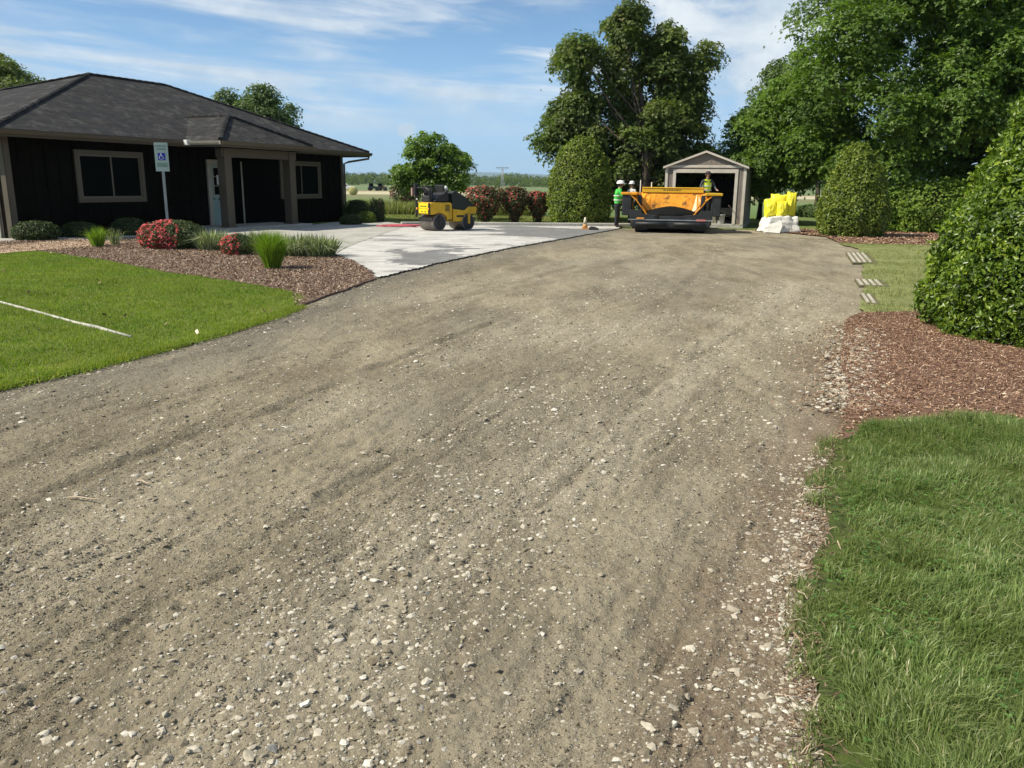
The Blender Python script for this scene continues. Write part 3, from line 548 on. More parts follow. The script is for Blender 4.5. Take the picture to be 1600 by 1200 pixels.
# straw and blades along the worn edges
x, y = along(wpoly([(1300, 690), (1282, 745), (1278, 800), (1286, 835), (1262, 885), (1246, 960), (1258, 1050), (1268, 1150), (1275, 1250)]), 900, .05)
chips('dead_straw', x, y, .05, .004, M['mulch_g'], 'pale dead straw along the edge of the verge', .008, .02)
x, y = along(left_edge[:8] + np.array([[-.02, .04]]), 26000, .05); blades('edge_grass', x, y, .0, rng.uniform(.015, .06, len(x)), rng.uniform(.004, .01, len(x)), M['grass_lawn'], 'ragged grass edge of the left lawn against the gravel', lean=.9, seg=1, rnd=rng.random(len(x)) ** .6)
x, y = along(left_edge + np.array([[.03, -.05]]), 3500, .09); stones('edge_stones', x, y, np.clip(rng.lognormal(math.log(.012), .4, len(x)), .004, .03), OCT, OCTF, M['grit'], 'loose dirt and stone along the lawn edge')
# lawn on the left
n = 430000; Yv = 5.6 + 12.8 * rng.random(n) ** 1.2; Xv = -rng.uniform(1.8, 17, n); k = (Xv > -.8 * Yv - 1) & inpoly(Xv, Yv, LAWN_L); Xv, Yv = Xv[k], Yv[k]
ed = polydist(Xv, Yv, left_edge, False)
h = (.022 + .03 * fbm(Xv * 3, Yv * 3, 81, 3)) * rng.uniform(.6, 1.4, len(Xv)) * (.6 + .4 * np.clip(ed / .3, 0, 1)); rn = np.clip(rng.random(len(Xv)) * .6 + .9 * fbm(Xv * 1.3, Yv * 1.3, 82, 6, .8) - .3 + (ed < .35) * .2, 0, 1)
blades('lawn_grass', Xv, Yv, .014, h, rng.uniform(.006, .012, len(Xv)), M['grass_lawn'], 'short bright mown grass of the left lawn', lean=.8, seg=1, rnd=rn)
x, y = inside(150000, STRIP); k = (y < 26) & (rng.random(len(x)) < np.clip(fbm(x * 1.2, y * 1.2, 83, 4) * 2.4 - .6, 0, 1)); x, y = x[k], y[k]
blades('thin_grass', x, y, .004, rng.uniform(.03, .085, len(x)), rng.uniform(.008, .016, len(x)), M['grass_dry'], 'thin pale turf between the hollies', lean=.8, seg=1)
x, y = inside(60000, np.array([[-7.6, 36.5], [14, 36.5], [14, 43], [-7.6, 43]])); blades('back_grass', x, y, -.03, rng.uniform(.03, .08, len(x)), rng.uniform(.02, .04, len(x)), M['grass_dry'], 'mown grass behind the parking lot', lean=.7, seg=1)
x, y = inside(26000, np.array([[-9, 43.5], [1.5, 43.5], [1.5, 47.5], [-9, 47.5]])); blades('tall_weeds', x, y, -.03, rng.uniform(.25, .75, len(x)) * (.5 + fbm(x, y, 84, 3)), rng.uniform(.03, .06, len(x)), M['grass_dry'], 'tall weeds at the edge of the farm field', lean=.35, seg=1)

# ------------------------------------------------------------------ vegetation
def unit(a): return a / (np.linalg.norm(a, axis=-1, keepdims=True) + 1e-9)
def leaf_mesh(name, P, Nn, size, shape, mat, parent, rnd, droop=.35):
    """leaves at P facing Nn, one small folded blade each ('kite'), lobed ('maple') or oval ('oval')"""
    n = len(P); r = rng.normal(size=(n, 3)); r[:, 2] -= droop * 2; ax = unit(r - Nn * (r * Nn).sum(1)[:, None]); sd = np.cross(Nn, ax)
    if shape == 'kite': t = [(0, 0, 0), (.45, -.38, .12), (1, 0, -.06), (.45, .38, .12)]; fc = [[(0, 1, 2), (0, 2, 3)]]
    elif shape == 'oval': t = [(0, 0, 0), (.3, -.24, .07), (.72, -.2, .06), (1, 0, -.07), (.72, .2, .06), (.3, .24, .07)]; fc = [[(0, 1, 2, 3), (0, 3, 4, 5)]]
    else: t = [(0, 0, 0), (.32, -.2, .06), (.3, -.62, -.04), (.62, -.26, .08), (1.05, 0, -.1), (.62, .26, .08), (.3, .62, -.04), (.32, .2, .06)]; fc = [[(0, 1, 3, 4), (0, 4, 5, 7)], [(1, 2, 3), (7, 5, 6)]]
    T = np.stack([ax * (size * a)[:, None] + sd * (size * b)[:, None] + Nn * (size * c)[:, None] for a, b, c in t], 1)
    k = len(t); V = (T + P[:, None, :]).reshape(-1, 3); F = [(np.arange(n)[:, None, None] * k + np.array(f)[None]).reshape(-1, len(f[0])) for f in fc]
    return np_mesh(name, V, F, mat, parent, {'rnd': np.repeat(rnd, k)})
def spray(Cc, out, nper, rad, thick, upb=.9):
    """clusters of leaves: flattened layers tilted outward and down"""
    n = len(Cc); nn = unit(out * .55 + np.array([0, 0, upb]) + rng.normal(size=(n, 3)) * .22)
    a = unit(np.cross(nn, rng.normal(size=(n, 3)))); b = np.cross(nn, a)
    q = rng.normal(size=(n, nper, 3)) * np.array([.55, .55, .5]); rr = rad * rng.uniform(.6, 1.3, n)
    P = Cc[:, None] + a[:, None] * (q[..., :1] * rr[:, None, None]) + b[:, None] * (q[..., 1:2] * rr[:, None, None]) + nn[:, None] * (q[..., 2:] * thick)
    P[..., 2] -= (q[..., 0] ** 2 + q[..., 1] ** 2) * rr[:, None] * .28
    N_ = unit(np.repeat(nn[:, None], nper, 1) + (a[:, None] * q[..., :1] + b[:, None] * q[..., 1:2]) * .6 + rng.normal(size=(n, nper, 3)) * .38)
    return P.reshape(-1, 3), N_.reshape(-1, 3)
def tree(name, label, cat, base, outline, Yc, depth, lobe_r, n_lobe, n_cl, nper, leaf, mat, shape='kite', trunk_r=.2, rad=.42, group=None, bark='bark', fork=None, limbs=1., fill=.12, seed=None, edge=.55, taper=1.0, rmin=.42):
    """base: ground point; outline: silhouette corners (x, z) in metres at distance Yc; depth: half thickness of the crown"""
    polys = outline if isinstance(outline[0], list) else [outline]; Os = [np.array(o_) for o_ in polys]; lo = np.min([o_.min(0) for o_ in Os], 0); hi = np.max([o_.max(0) for o_ in Os], 0); root = thing(name, (base[0], base[1], 0), 0, label, cat, group)
    L = []; D = []; tries = 0
    while len(L) < n_lobe and tries < 60000:
        tries += 1; p = lo + (hi - lo) * rng.random(2)
        ds_ = [float(polydist(np.array(p[0]), np.array(p[1]), o_)) for o_ in Os if inpoly(p[0], p[1], o_)]
        if not ds_: continue
        d = max(ds_); r = lobe_r * rng.uniform(.75, 1.25)
        if d < r * edge: 
            r = d / edge
            if r < lobe_r * rmin: continue
        L.append((p[0], p[1], r)); D.append(d)
    L = np.array(L); D = np.array(D); mx = D.max()
    dep = depth * np.sqrt(np.clip(1 - (1 - np.clip(D / mx, 0, 1)) ** 2, 0, 1)); yo = rng.uniform(-1, 1, len(L)); yo = np.sign(yo) * np.abs(yo) ** .7 * dep
    Cn = np.stack([L[:, 0], Yc + yo, L[:, 1]], 1); Rr = L[:, 2]
    w = Rr ** 1.5; li = rng.choice(len(Cn), n_cl, p=w / w.sum()); dr = unit(rng.normal(size=(n_cl, 3)) * np.array([1, 1, .9]) + np.array([0, 0, .25]))
    rad_f = np.where(rng.random(n_cl) < fill, rng.uniform(.1, .7, n_cl), rng.uniform(.72, 1.08, n_cl))
    cc = Cn[li] + dr * (Rr[li] * rad_f)[:, None] * np.array([1, 1, .85])
    P, Nn = spray(cc, dr, nper, rad, rad * .22)
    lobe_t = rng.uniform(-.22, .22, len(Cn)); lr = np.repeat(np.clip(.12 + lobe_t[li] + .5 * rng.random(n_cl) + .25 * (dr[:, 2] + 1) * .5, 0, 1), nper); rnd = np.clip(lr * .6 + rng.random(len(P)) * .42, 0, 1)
    P = P - np.array([base[0], base[1], 0])
    leaf_mesh('crown', P, Nn, leaf * rng.uniform(.7, 1.25, len(P)), shape, mat, root, rnd)
    mb = MB(); b0 = Vector((0, 0, -.05)); top = Vector((Cn[:, 0].mean() - base[0], Yc - base[1], lo[1] + (hi[1] - lo[1]) * .72)); fk = fork or max(.6, lo[1] + .15 * (hi[1] - lo[1]))
    ax = [b0 * (1 - t) + top * t + Vector((math.sin(t * 5) * .12, math.cos(t * 4) * .1, 0)) * (t > 0) for t in np.linspace(0, 1, 9)]; ax = [Vector((p.x * (p.z / top.z) ** 1.5 if p.z > 0 else 0, p.y * max(0, p.z / top.z) ** 1.5, p.z)) for p in ax]
    mb.tube(ax, [trunk_r * (1.25 if i == 0 else 1) * (1 - .82 * (i / 8) ** taper) for i in range(9)], 10)
    order = np.argsort(-Rr)
    for i in order[:int(len(order) * .8 * limbs)]:
        c = Vector(Cn[i]) - Vector((base[0], base[1], 0)); hz = min(max(fk, c.z * rng.uniform(.35, .7)), top.z * .95); t = hz / top.z
        s_ = ax[0] * 0; j = min(7, int(t * 8)); fr = t * 8 - j; s_ = ax[j] * (1 - fr) + ax[j + 1] * fr
        mid = (s_ + c) * .5 + Vector((rng.normal() * .15, rng.normal() * .15, -.12 * (c - s_).length * .5))
        r0 = trunk_r * (1 - .8 * t) * .45
        mb.tube([s_, (s_ + mid) * .5, mid, (mid + c) * .5 + Vector((0, 0, .04)), c], [r0, r0 * .8, r0 * .62, r0 * .45, r0 * .25], 6)
        for _ in range(4):
            e = c + Vector(rng.normal(size=3)).normalized() * float(Rr[i]) * .8; mb.tube([c - (c - mid) * .15, (c + e) * .5 + Vector((0, 0, .05)), e], [r0 * .22, r0 * .15, r0 * .07], 5)
    mb.build('trunk', M[bark], root, smoothsh=True)
    return root
def outl(px, Y): return [(at(a, b, Y=Y)[0], at(a, b, Y=Y)[2]) for a, b in px]
# big maple behind the paver
tree('maple_tree', 'tall dark maple with several upright lobes behind the paver', 'tree', at(1005, 348), [outl(q_, 39) for q_ in ([(864, 80), (880, 62), (898, 56), (922, 62), (936, 82), (932, 112), (922, 140), (890, 146), (874, 118)],
    [(934, 48), (950, 34), (948, 18), (966, 4), (988, 6), (1006, 10), (1008, 34), (996, 66), (1000, 100), (998, 150), (950, 156), (936, 120), (944, 88), (938, 68)],
    [(1010, 62), (1022, 40), (1044, 28), (1058, 44), (1064, 66), (1062, 100), (1060, 150), (1004, 150), (1006, 100)],
    [(1066, 82), (1082, 66), (1104, 62), (1127, 60), (1120, 88), (1104, 108), (1110, 130), (1098, 160), (1116, 150), (1118, 170), (1100, 182), (1092, 205), (1062, 200), (1058, 130)],
    [(872, 148), (905, 146), (950, 150), (968, 200), (950, 240), (880, 236), (862, 250), (846, 236), (816, 228), (836, 208), (854, 204), (844, 190), (862, 172)],
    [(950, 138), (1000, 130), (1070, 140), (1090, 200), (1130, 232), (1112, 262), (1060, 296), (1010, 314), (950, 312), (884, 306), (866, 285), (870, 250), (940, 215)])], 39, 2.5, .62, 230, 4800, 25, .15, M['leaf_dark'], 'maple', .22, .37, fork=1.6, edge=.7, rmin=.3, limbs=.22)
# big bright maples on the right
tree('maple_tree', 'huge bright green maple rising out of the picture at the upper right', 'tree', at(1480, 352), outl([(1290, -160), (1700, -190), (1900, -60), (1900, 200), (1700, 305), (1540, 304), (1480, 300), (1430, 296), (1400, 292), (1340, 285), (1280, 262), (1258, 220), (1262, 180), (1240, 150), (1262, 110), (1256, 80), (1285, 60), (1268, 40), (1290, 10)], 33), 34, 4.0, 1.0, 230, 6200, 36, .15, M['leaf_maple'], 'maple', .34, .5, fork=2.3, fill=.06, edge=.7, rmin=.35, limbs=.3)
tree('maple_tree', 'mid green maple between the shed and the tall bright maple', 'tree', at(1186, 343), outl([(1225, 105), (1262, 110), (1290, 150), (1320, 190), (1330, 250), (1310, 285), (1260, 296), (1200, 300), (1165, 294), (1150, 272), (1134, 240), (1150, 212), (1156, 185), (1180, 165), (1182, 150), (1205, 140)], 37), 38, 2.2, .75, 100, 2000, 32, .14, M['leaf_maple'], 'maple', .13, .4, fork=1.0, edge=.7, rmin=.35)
tree('maple_tree', 'pale distant tree peeping out above the mid green maple', 'tree', at(1275, 335), outl([(1225, 82), (1245, 78), (1275, 95), (1300, 140), (1300, 250), (1240, 250), (1205, 200), (1188, 150), (1205, 112)], 52), 52, 2.5, .9, 34, 700, 30, .19, M['leaf_far'], 'kite', .16, .5)
tree('shade_tree', 'dark tree rising behind the left end of the house roof', 'tree', at(5, 335), outl([(-80, 60), (0, 68), (22, 80), (30, 104), (48, 100), (64, 122), (58, 160), (40, 260), (-90, 260)], 46), 46, 2.5, .8, 40, 900, 34, .15, M['leaf_dark'], 'kite', .22, .5)
tree('shade_tree', 'round topped tree showing over the middle of the house roof', 'tree', at(410, 328), outl([(355, 138), (385, 128), (420, 140), (445, 152), (460, 172), (466, 200), (460, 260), (350, 260), (338, 200), (336, 158)], 52), 52, 2.4, .85, 40, 900, 34, .17, M['leaf_far'], 'kite', .2, .5)
tree('shade_tree', 'small leafy tree standing behind the yellow road roller', 'tree', at(684, 342), outl([(655, 204), (672, 214), (690, 206), (692, 225), (706, 225), (720, 236), (734, 250), (738, 270), (730, 288), (715, 298), (680, 303), (640, 298), (620, 290), (616, 262), (636, 250), (632, 228), (640, 212)], 38), 38, 1.5, .33, 90, 950, 17, .13, M['leaf_maple'], 'kite', .08, .27, fork=1.2)
# woods at the far side of the fields
def woods():
    P = []; r = []; 
    for Y0, hh, n, s_ in ((430, 4, 900, 1.8), (520, 5.5, 1100, 2.2), (700, 8, 1300, 3), (1000, 12.5, 1700, 4.5)):
        x = rng.uniform(-.85, 1.0, n) * Y0; y = Y0 + rng.uniform(0, 60, n)
        a = .45 + .9 * fbm(x / (Y0 * .03), y * 0, 101, 3); t_ = rng.random(n) ** .7
        if Y0 < 500: kk = fbm(x / 30, y * 0, 105, 2) > .5; x, y, a, t_ = x[kk], y[kk], a[kk], t_[kk]
        P.append(np.stack([x, y, hh * a * t_], 1)); r.append(s_ * rng.uniform(.5, 1.1, len(x)) * (1.15 - .5 * t_))
    P = np.concatenate(P); r = np.concatenate(r); nper = 36; n = len(P)
    d = unit(rng.normal(size=(n, nper, 3))); Q = P[:, None] + d * (r[:, None] * rng.uniform(.75, 1.05, (n, nper)))[..., None] * np.array([1, 1, .85]); Q[..., 2] = np.maximum(Q[..., 2], .3)
    nn = unit(d + rng.normal(size=d.shape) * .3).reshape(-1, 3); sz = np.repeat(r, nper) * rng.uniform(.45, .8, n * nper)
    o = leaf_mesh('distant_woods', Q.reshape(-1, 3), nn, sz, 'kite', M['leaf_dark'], None, np.clip(np.repeat(rng.random(n), nper) * .5 + rng.random(n * nper) * .35, 0, 1)); tag(o, 'far belt of woods along the horizon beyond the fields', 'woods', kind='stuff')
woods()
def hills():
    x = np.linspace(-9000, 11000, 260); Y0 = 9000.; top = 15 + 150 * fbm(x / 2600, x * 0, 111, 4) ** 1.8 * 1.3; V = []; 
    for k, (yy, f) in enumerate([(0, 0), (500, .5), (1400, 1), (2600, .5), (4000, 0)]): V.append(np.stack([x, np.full_like(x, Y0 + yy), top * f - (.3 if f == 0 else 0)], 1))
    V = np.stack(V); idx = np.arange(V.shape[0] * V.shape[1]).reshape(V.shape[:2]); q = np.stack([idx[:-1, :-1], idx[:-1, 1:], idx[1:, 1:], idx[1:, :-1]], -1).reshape(-1, 4)
    tag(np_mesh('hills', V.reshape(-1, 3), q, mat_ground('wooded hills', (.04, .07, .03), (.06, .09, .04), .003, None, 0), None, None, True), 'low blue wooded hills on the horizon', 'hills', kind='structure')
hills()

def bush(name, label, cat, c, prof, leaf, n, mat, shape='oval', group=None, bump=.06, bfreq=3, layers=(.78, 1.04), core=.8, flowers=None, fl_side=None, up=.35, sq=(1, 1), leafname='foliage', fpart='blossoms', fmat='flower', fsize=.05, scat=.5, shoots=0):
    """clipped shrub: prof = [(radius, height)] bottom to top"""
    root = thing(name, (c[0], c[1], 0), 0, label, cat, group); pr = np.array(prof, float); zs = np.linspace(pr[0, 1], pr[-1, 1], 200); rs = np.interp(zs, pr[:, 1], pr[:, 0])
    ds = np.hypot(np.gradient(zs), np.gradient(rs)); pw = (rs + .03) * ds; zi = rng.choice(200, n, p=pw / pw.sum()); z = zs[zi] + rng.normal(size=n) * (pr[-1, 1] * .012); r = rs[zi]
    th = rng.uniform(0, 2 * math.pi, n); sl_ = np.gradient(rs, zs)[zi]
    bmp = (fbm(th * bfreq * 1.3 + 50, z * bfreq, 7, 4, .6) - .5) * 2 * bump * pr[:, 0].max() * 2 + (fbm(th * 9 + 3, z * 9 / max(.5, pr[-1, 1]), 8, 2) - .5) * bump * .7
    lay = rng.uniform(layers[0], layers[1], n) ** .5 if False else layers[1] - (layers[1] - layers[0]) * rng.random(n) ** 2.2
    rr = (r + bmp) * lay; P = np.stack([rr * np.cos(th) * sq[0], rr * np.sin(th) * sq[1], np.maximum(z - (1 - lay) * .1, .02)], 1)
    on = unit(np.stack([np.cos(th), np.sin(th), -sl_ * 1.0], 1)); on = unit(on + np.array([0, 0, up]) + rng.normal(size=(n, 3)) * scat)
    cl = fbm(th * 4 + 9, z * 5, 12, 3); rnd = np.clip(cl * .5 + rng.random(n) * .62 - .08, 0, 1)
    leaf_mesh(leafname, P, on, leaf * rng.uniform(.65, 1.3, n), shape, mat, root, rnd, droop=-.1)
    if shoots:
        k = rng.integers(0, n, shoots); k = k[P[k][:, 2] > .25]; o_ = unit(np.stack([np.cos(th[k]), np.sin(th[k]), np.full(len(k), .9)], 1) + rng.normal(size=(len(k), 3)) * .25); ln_ = rng.uniform(.04, .2, len(k)) * (leaf / .07); m_ = 9
        sp_ = (P[k][:, None] + o_[:, None] * (ln_[:, None] * np.linspace(.1, 1, m_)[None])[..., None]).reshape(-1, 3); nn_ = unit(np.repeat(o_, m_, 0) * .3 + rng.normal(size=(len(k) * m_, 3))); leaf_mesh('shoots', sp_, nn_, leaf * rng.uniform(.5, 1, len(sp_)), shape, mat, root, np.clip(rng.random(len(sp_)) * .5 + .5, 0, 1), droop=-.2)
    if core:
        mb = MB(); mb.lathe([(max(.02, a * core * .92), min(b, pr[-1, 1] * .94) if b > 0 else -.02) for a, b in prof], 18); o = mb.build('branches', M['twigs'], root, smoothsh=True); o.scale = (sq[0], sq[1], 1)
    if flowers:
        nf, side, spread = flowers; k = rng.integers(0, n, nf * 12); pp = P[k]; dv = unit(pp - np.array([0, 0, pr[-1, 1] * .3])); sc = dv @ unit(np.array(side, float)) + (fbm(th[k] * 3, z[k] * 4, 15, 3) - .5) * 1.4; k2 = np.argsort(-sc)[:int(nf * spread)]; rng.shuffle(k2); k2 = k2[:nf]
        fp = pp[k2] * 1.04; leaf_mesh(fpart, fp, unit(on[k][k2] + np.array([0, -.2, .2])), fsize * rng.uniform(.6, 1.2, len(fp)), 'maple', M[fmat], root, rng.random(len(fp)))
    return root
def cone(R_, H_, p=1.0): return [(R_ * .82, .0), (R_ * .97, H_ * .1), (R_, H_ * .22), (R_ * .93, H_ * .4), (R_ * .78, H_ * .58), (R_ * .6, H_ * .75), (R_ * .38, H_ * .9), (R_ * .2, H_ * .975), (.02, H_)]
g = at(1680, 524); bush('holly_bush', 'large near glossy green holly filling the right edge', 'shrub', (g[0], g[1]), [(1.4, 0), (1.5, .2), (1.52, .6), (1.44, .95), (1.3, 1.3), (1.14, 1.65), (1.0, 2.05), (.83, 2.5), (.62, 2.95), (.36, 3.35), (.02, 3.6)], .062, 76000, M['leaf_holly'], 'oval', bump=.06, bfreq=3.4, layers=(.76, 1.05), core=.74, scat=.85, shoots=420)
# low skirts of the near holly hang to the ground as part of it: handled by its profile
g = at(1342, 371); bush('holly_bush', 'cone shaped holly left of the large near holly', 'shrub', (g[0], g[1] + .7), cone(1.06, 3.0), .085, 21000, M['leaf_holly2'], 'kite', bump=.06, bfreq=2.6, core=.84, layers=(.72, 1.07), scat=.65, shoots=160)
g = at(905, 350); bush('holly_bush', 'tall rounded holly behind the kerb beside the dark maple', 'shrub', (g[0] + .05, g[1] + .6), [(1.1, 0), (1.2, .4), (1.22, 1.2), (1.15, 1.9), (1.0, 2.5), (.75, 3.0), (.4, 3.35), (.02, 3.5)], .09, 18000, M['leaf_holly2'], 'kite', bump=.07, bfreq=2.4, core=.84, layers=(.72, 1.07), scat=.65, shoots=160)
RB = 'red leaved bushes along the kerb'
for px, w_, h_, lab in ((757, .74, 1.42, 'red leaved bush just right of the road roller'), (804, .5, 1.4, 'red leaved bush in the middle of the three by the kerb'), (841, .45, 1.22, 'red leaved bush nearest the tall rounded holly')):
    g = at(px, 347.5); bush('red_bush', lab, 'shrub', (g[0], g[1] + .5), [(w_ * .22, 0), (w_ * .35, .25), (w_ * .75, .6), (w_, .95), (w_ * .9, h_ * .86), (w_ * .6, h_ * .98), (.05, h_ * 1.02)], .1, 3300, M['leaf_redbush'], 'kite', RB, bump=.26, layers=(.45, 1.15), core=.42, flowers=(190, (-.4, -.4, .8), 5), fsize=.085)
# azaleas
g = at(256, 391); bush('azalea', 'large azalea with a sheet of red flowers in front of the sign post', 'shrub', (g[0], g[1] + .55), [(.56, 0), (.7, .15), (.74, .33), (.62, .5), (.36, .62), (.03, .66)], .045, 9000, M['leaf_azalea'], 'kite', bump=.11, core=.85, flowers=(1150, (-.55, -.75, .15), 4.2), fsize=.05)
g = at(364, 401); bush('azalea', 'small azalea with pink red flowers left of the tall bright grass', 'shrub', (g[0], g[1] + .35), [(.25, 0), (.32, .12), (.34, .24), (.25, .38), (.03, .46)], .04, 3000, M['leaf_azalea'], 'kite', bump=.1, core=.8, flowers=(260, (-.6, -.7, .1), 4.0), fsize=.05)
# low shrubs
BX = 'low boxwoods by the house'
for px, py, r_, h_, lab, mt in ((45, 377, .58, .5, 'low spreading shrub at the left house corner', 'leaf_box'), (118, 372, .5, .42, 'dark low shrub under the left part of the wide window', 'leaf_box'), (196, 369, .5, .5, 'dark low shrub in the shade right of the wide window', 'leaf_box'),
                                (556, 345, .62, .86, 'dark rounded shrub against the far house corner', 'leaf_box'), (571, 349, .36, .46, 'small bright topped boxwood mound by the far house corner', 'leaf_holly2'), (546, 352, .42, .38, 'dark low mound in front of the far house corner', 'leaf_box')):
    g = at(px, py); bush('boxwood', lab, 'shrub', (g[0], g[1] + r_ * .6), [(r_ * .8, 0), (r_, h_ * .35), (r_ * .92, h_ * .65), (r_ * .6, h_ * .92), (.03, h_)], .05, 3200, M[mt], 'kite', BX, bump=.06, core=.85)
for px, lab in ((585, 'dark clipped column shrub nearer the house'), (595, 'dark clipped column shrub farther from the house')):
    g = at(px, 347.5); bush('column_shrub', lab, 'shrub', (g[0], g[1]), [(.14, 0), (.17, .15), (.18, .5), (.17, .8), (.1, .93), (.02, .95)], .05, 900, M['leaf_box'], 'kite', 'pair of clipped column shrubs', bump=.08, core=.85)
# lime undergrowth and hedge masses behind on the right
for px, Y, r_, h_, lab in ((1420, 32, 1.1, 1.7, 'lime green bush between the cone holly and the near holly'), (1468, 31, 1.3, 2.0, 'taller lime green bush half hidden by the near holly'), (1390, 38, 1.5, 1.6, 'pale green bush behind the cone holly'), (1262, 47, .8, .6, 'low dark bush in the grass behind the yellow sacks')):
    g = at(px, 350, Y=Y); bush('wild_bush', lab, 'shrub', (g[0], Y), [(r_ * .9, 0), (r_, h_ * .4), (r_ * .7, h_ * .8), (.05, h_)], .11, 5200, M['leaf_lime'] if Y < 45 else M['leaf_far'], 'kite', 'bushes behind on the right', bump=.34, bfreq=2, layers=(.5, 1.15), core=.4)
# strap-leaved clumps
def clump(name, label, cat, c, r_, h_, n, w, mat, group=None, lean=.6, ctr=.5):
    root = thing(name, (c[0], c[1], 0), 0, label, cat, group); a = rng.uniform(0, 2 * math.pi, n); q = r_ * np.sqrt(rng.random(n)) * ctr; x = q * np.cos(a); y = q * np.sin(a)
    d = a + rng.normal(size=n) * .5; le = np.abs(rng.normal(size=n)) * lean * (.4 + q / (r_ * ctr)); blades('blades', x, y, .02, h_ * rng.uniform(.6, 1.1, n), w * rng.uniform(.7, 1.3, n), mat, None, None, lean=le, dirv=d, parent=root, kind=None)
    return root
for px, py, rw, lab in ((326, 392, .36, 'striped grassy clump left of the small azalea'), (392, 395, .3, 'striped grassy clump tucked behind the tall bright grass'), (462, 402, .34, 'striped grassy clump just right of the tall bright grass'), (496, 403, .34, 'striped grassy clump at the right end of the flower bed')):
    g = at(px, py); clump('liriope', lab, 'plant', (g[0], g[1] + .25), rw, .5, 620, .026, M['leaf_liriope'], 'striped grassy clumps in the flower bed', .75, .9)
g = at(423, 422); clump('fountain_grass', 'tall bright green tuft of fine grass in the flower bed', 'plant', (g[0], g[1] + .15),   .17, .7, 3000, .008, M['leaf_fountain'], None, .3, .8)
g = at(150, 387); clump('fountain_grass', 'small grass tuft near the left end of the flower bed', 'plant', (g[0], g[1] + .1), .2, .5, 420, .012, M['leaf_fountain'], None, .4, .6)
g = at(178, 384); clump('dry_plant', 'thin sparse grass stalks beside the small grass tuft', 'plant', (g[0], g[1] + .1), .14, .45, 90, .012, M['leaf_liriope'], None, .4, .7)
# fallen pieces on the lawn and drive
for px, py, ln, an, lab in ((224, 752, .05, -.5, 'short pale stick lying on the dirt drive'), (130, 777, .09, -.15, 'thin brown twig lying on the dirt drive')):
    g = at(px, py); mb = MB(); mb.tube([(-ln, 0, 0), (-ln * .3, .004, .006), (ln * .4, -.003, .004), (ln, .003, .002)], [.0035, .004, .0035, .002], 6); o = mb.build('twig', plain('dry twig', (.5, .4, .28), .8), None); o.location = (g[0], g[1], hgt(np.array(g[0]), np.array(g[1])) + .012); o.rotation_euler = (0, 0, an); tag(o, lab, 'twig')

# ------------------------------------------------------------------ house
A = at(22, 374); e1 = np.array([.41, .912]); e1 /= np.linalg.norm(e1); H_AZ = math.atan2(e1[1], e1[0])
HL, HW, EZ, OH = 14.95, 9.0, 2.84, .55
house = thing('house', (A[0], A[1], 0), H_AZ, 'low dark single storey house with a hipped shingle roof and a columned porch', 'house')
def shingles():
    m_, t, b, o = new_mat('asphalt shingles'); tcn = t.nodes.new('ShaderNodeTexCoord'); P = tcn.outputs['Object']
    sp = t.nodes.new('ShaderNodeSeparateXYZ'); t.links.new(P, sp.inputs[0])
    cz = mth(t, 'MULTIPLY', sp.outputs[2], 17.); saw = mth(t, 'FRACT', cz); row = mth(t, 'FLOOR', cz)
    v = t.nodes.new('ShaderNodeTexVoronoi'); v.feature = 'F1'; v.inputs['Scale'].default_value = 1
    t.links.new(comb(t, mth(t, 'ADD', mth(t, 'MULTIPLY', mth(t, 'ADD', sp.outputs[0], mth(t, 'MULTIPLY', row, .137)), 4.), 0.), mth(t, 'MULTIPLY', sp.outputs[1], 4.), mth(t, 'MULTIPLY', row, 3.7)), v.inputs['Vector'])
    sc = t.nodes.new('ShaderNodeSeparateColor'); t.links.new(v.outputs['Color'], sc.inputs[0])
    c = mixc(t, sc.outputs[0], (.016, .015, .014), (.042, .039, .036)); c = mixc(t, smooth(t, noise(t, P, .9, 6, .65), .35, .68, 0, .6), c, (.02, .022, .025)); c = mixc(t, smooth(t, noise(t, P, 2.2, 8, .75), .5, .62, 0, .7), c, (.08, .077, .072))
    c = mixc(t, smooth(t, saw, .0, .16, .65, 0), c, (.012, .012, .012))
    t.links.new(c, b.inputs['Base Color']); b.inputs['Roughness'].default_value = .9; b.inputs['Specular IOR Level'].default_value = .2
    bp = t.nodes.new('ShaderNodeBump'); bp.inputs['Strength'].default_value = .6; bp.inputs['Distance'].default_value = .02
    t.links.new(mth(t, 'ADD', mth(t, 'MULTIPLY', saw, -.6), noise(t, P, 40, 4, .7)), bp.inputs['Height']); t.links.new(bp.outputs[0], b.inputs['Normal']); return m_
M['shingle'] = shingles()
w_ = MB(); w_.box(0, HL, 0, HW, -.05, EZ - .02)
for i in range(1, 38):
    x0 = i * .4 - .02
    if 2.0 < x0 < 4.6 or 10.85 < x0 < 13.6 or 7.05 < x0 < 8.3: 
        if not 7.05 < x0 < 8.3:
            w_.box(x0, x0 + .045, -.022, .01, -.02, .9); w_.box(x0, x0 + .045, -.022, .01, 2.45, EZ - .03)
        continue
    w_.box(x0, x0 + .045, -.022, .01, -.02, EZ - .03)
w_.build('wall', M['house_wall'], house)
ct = MB(); ct.box(-.03, .16, -.035, -.0, -.02, EZ - .03); ct.box(-.035, -.001, -.035, .16, -.02, EZ - .03); ct.build('corner_board', M['trim'], house)
ct = MB(); ct.box(HL - .13, HL + .03, -.035, 0, -.02, EZ - .03); ct.build('corner_board', M['trim'], house)
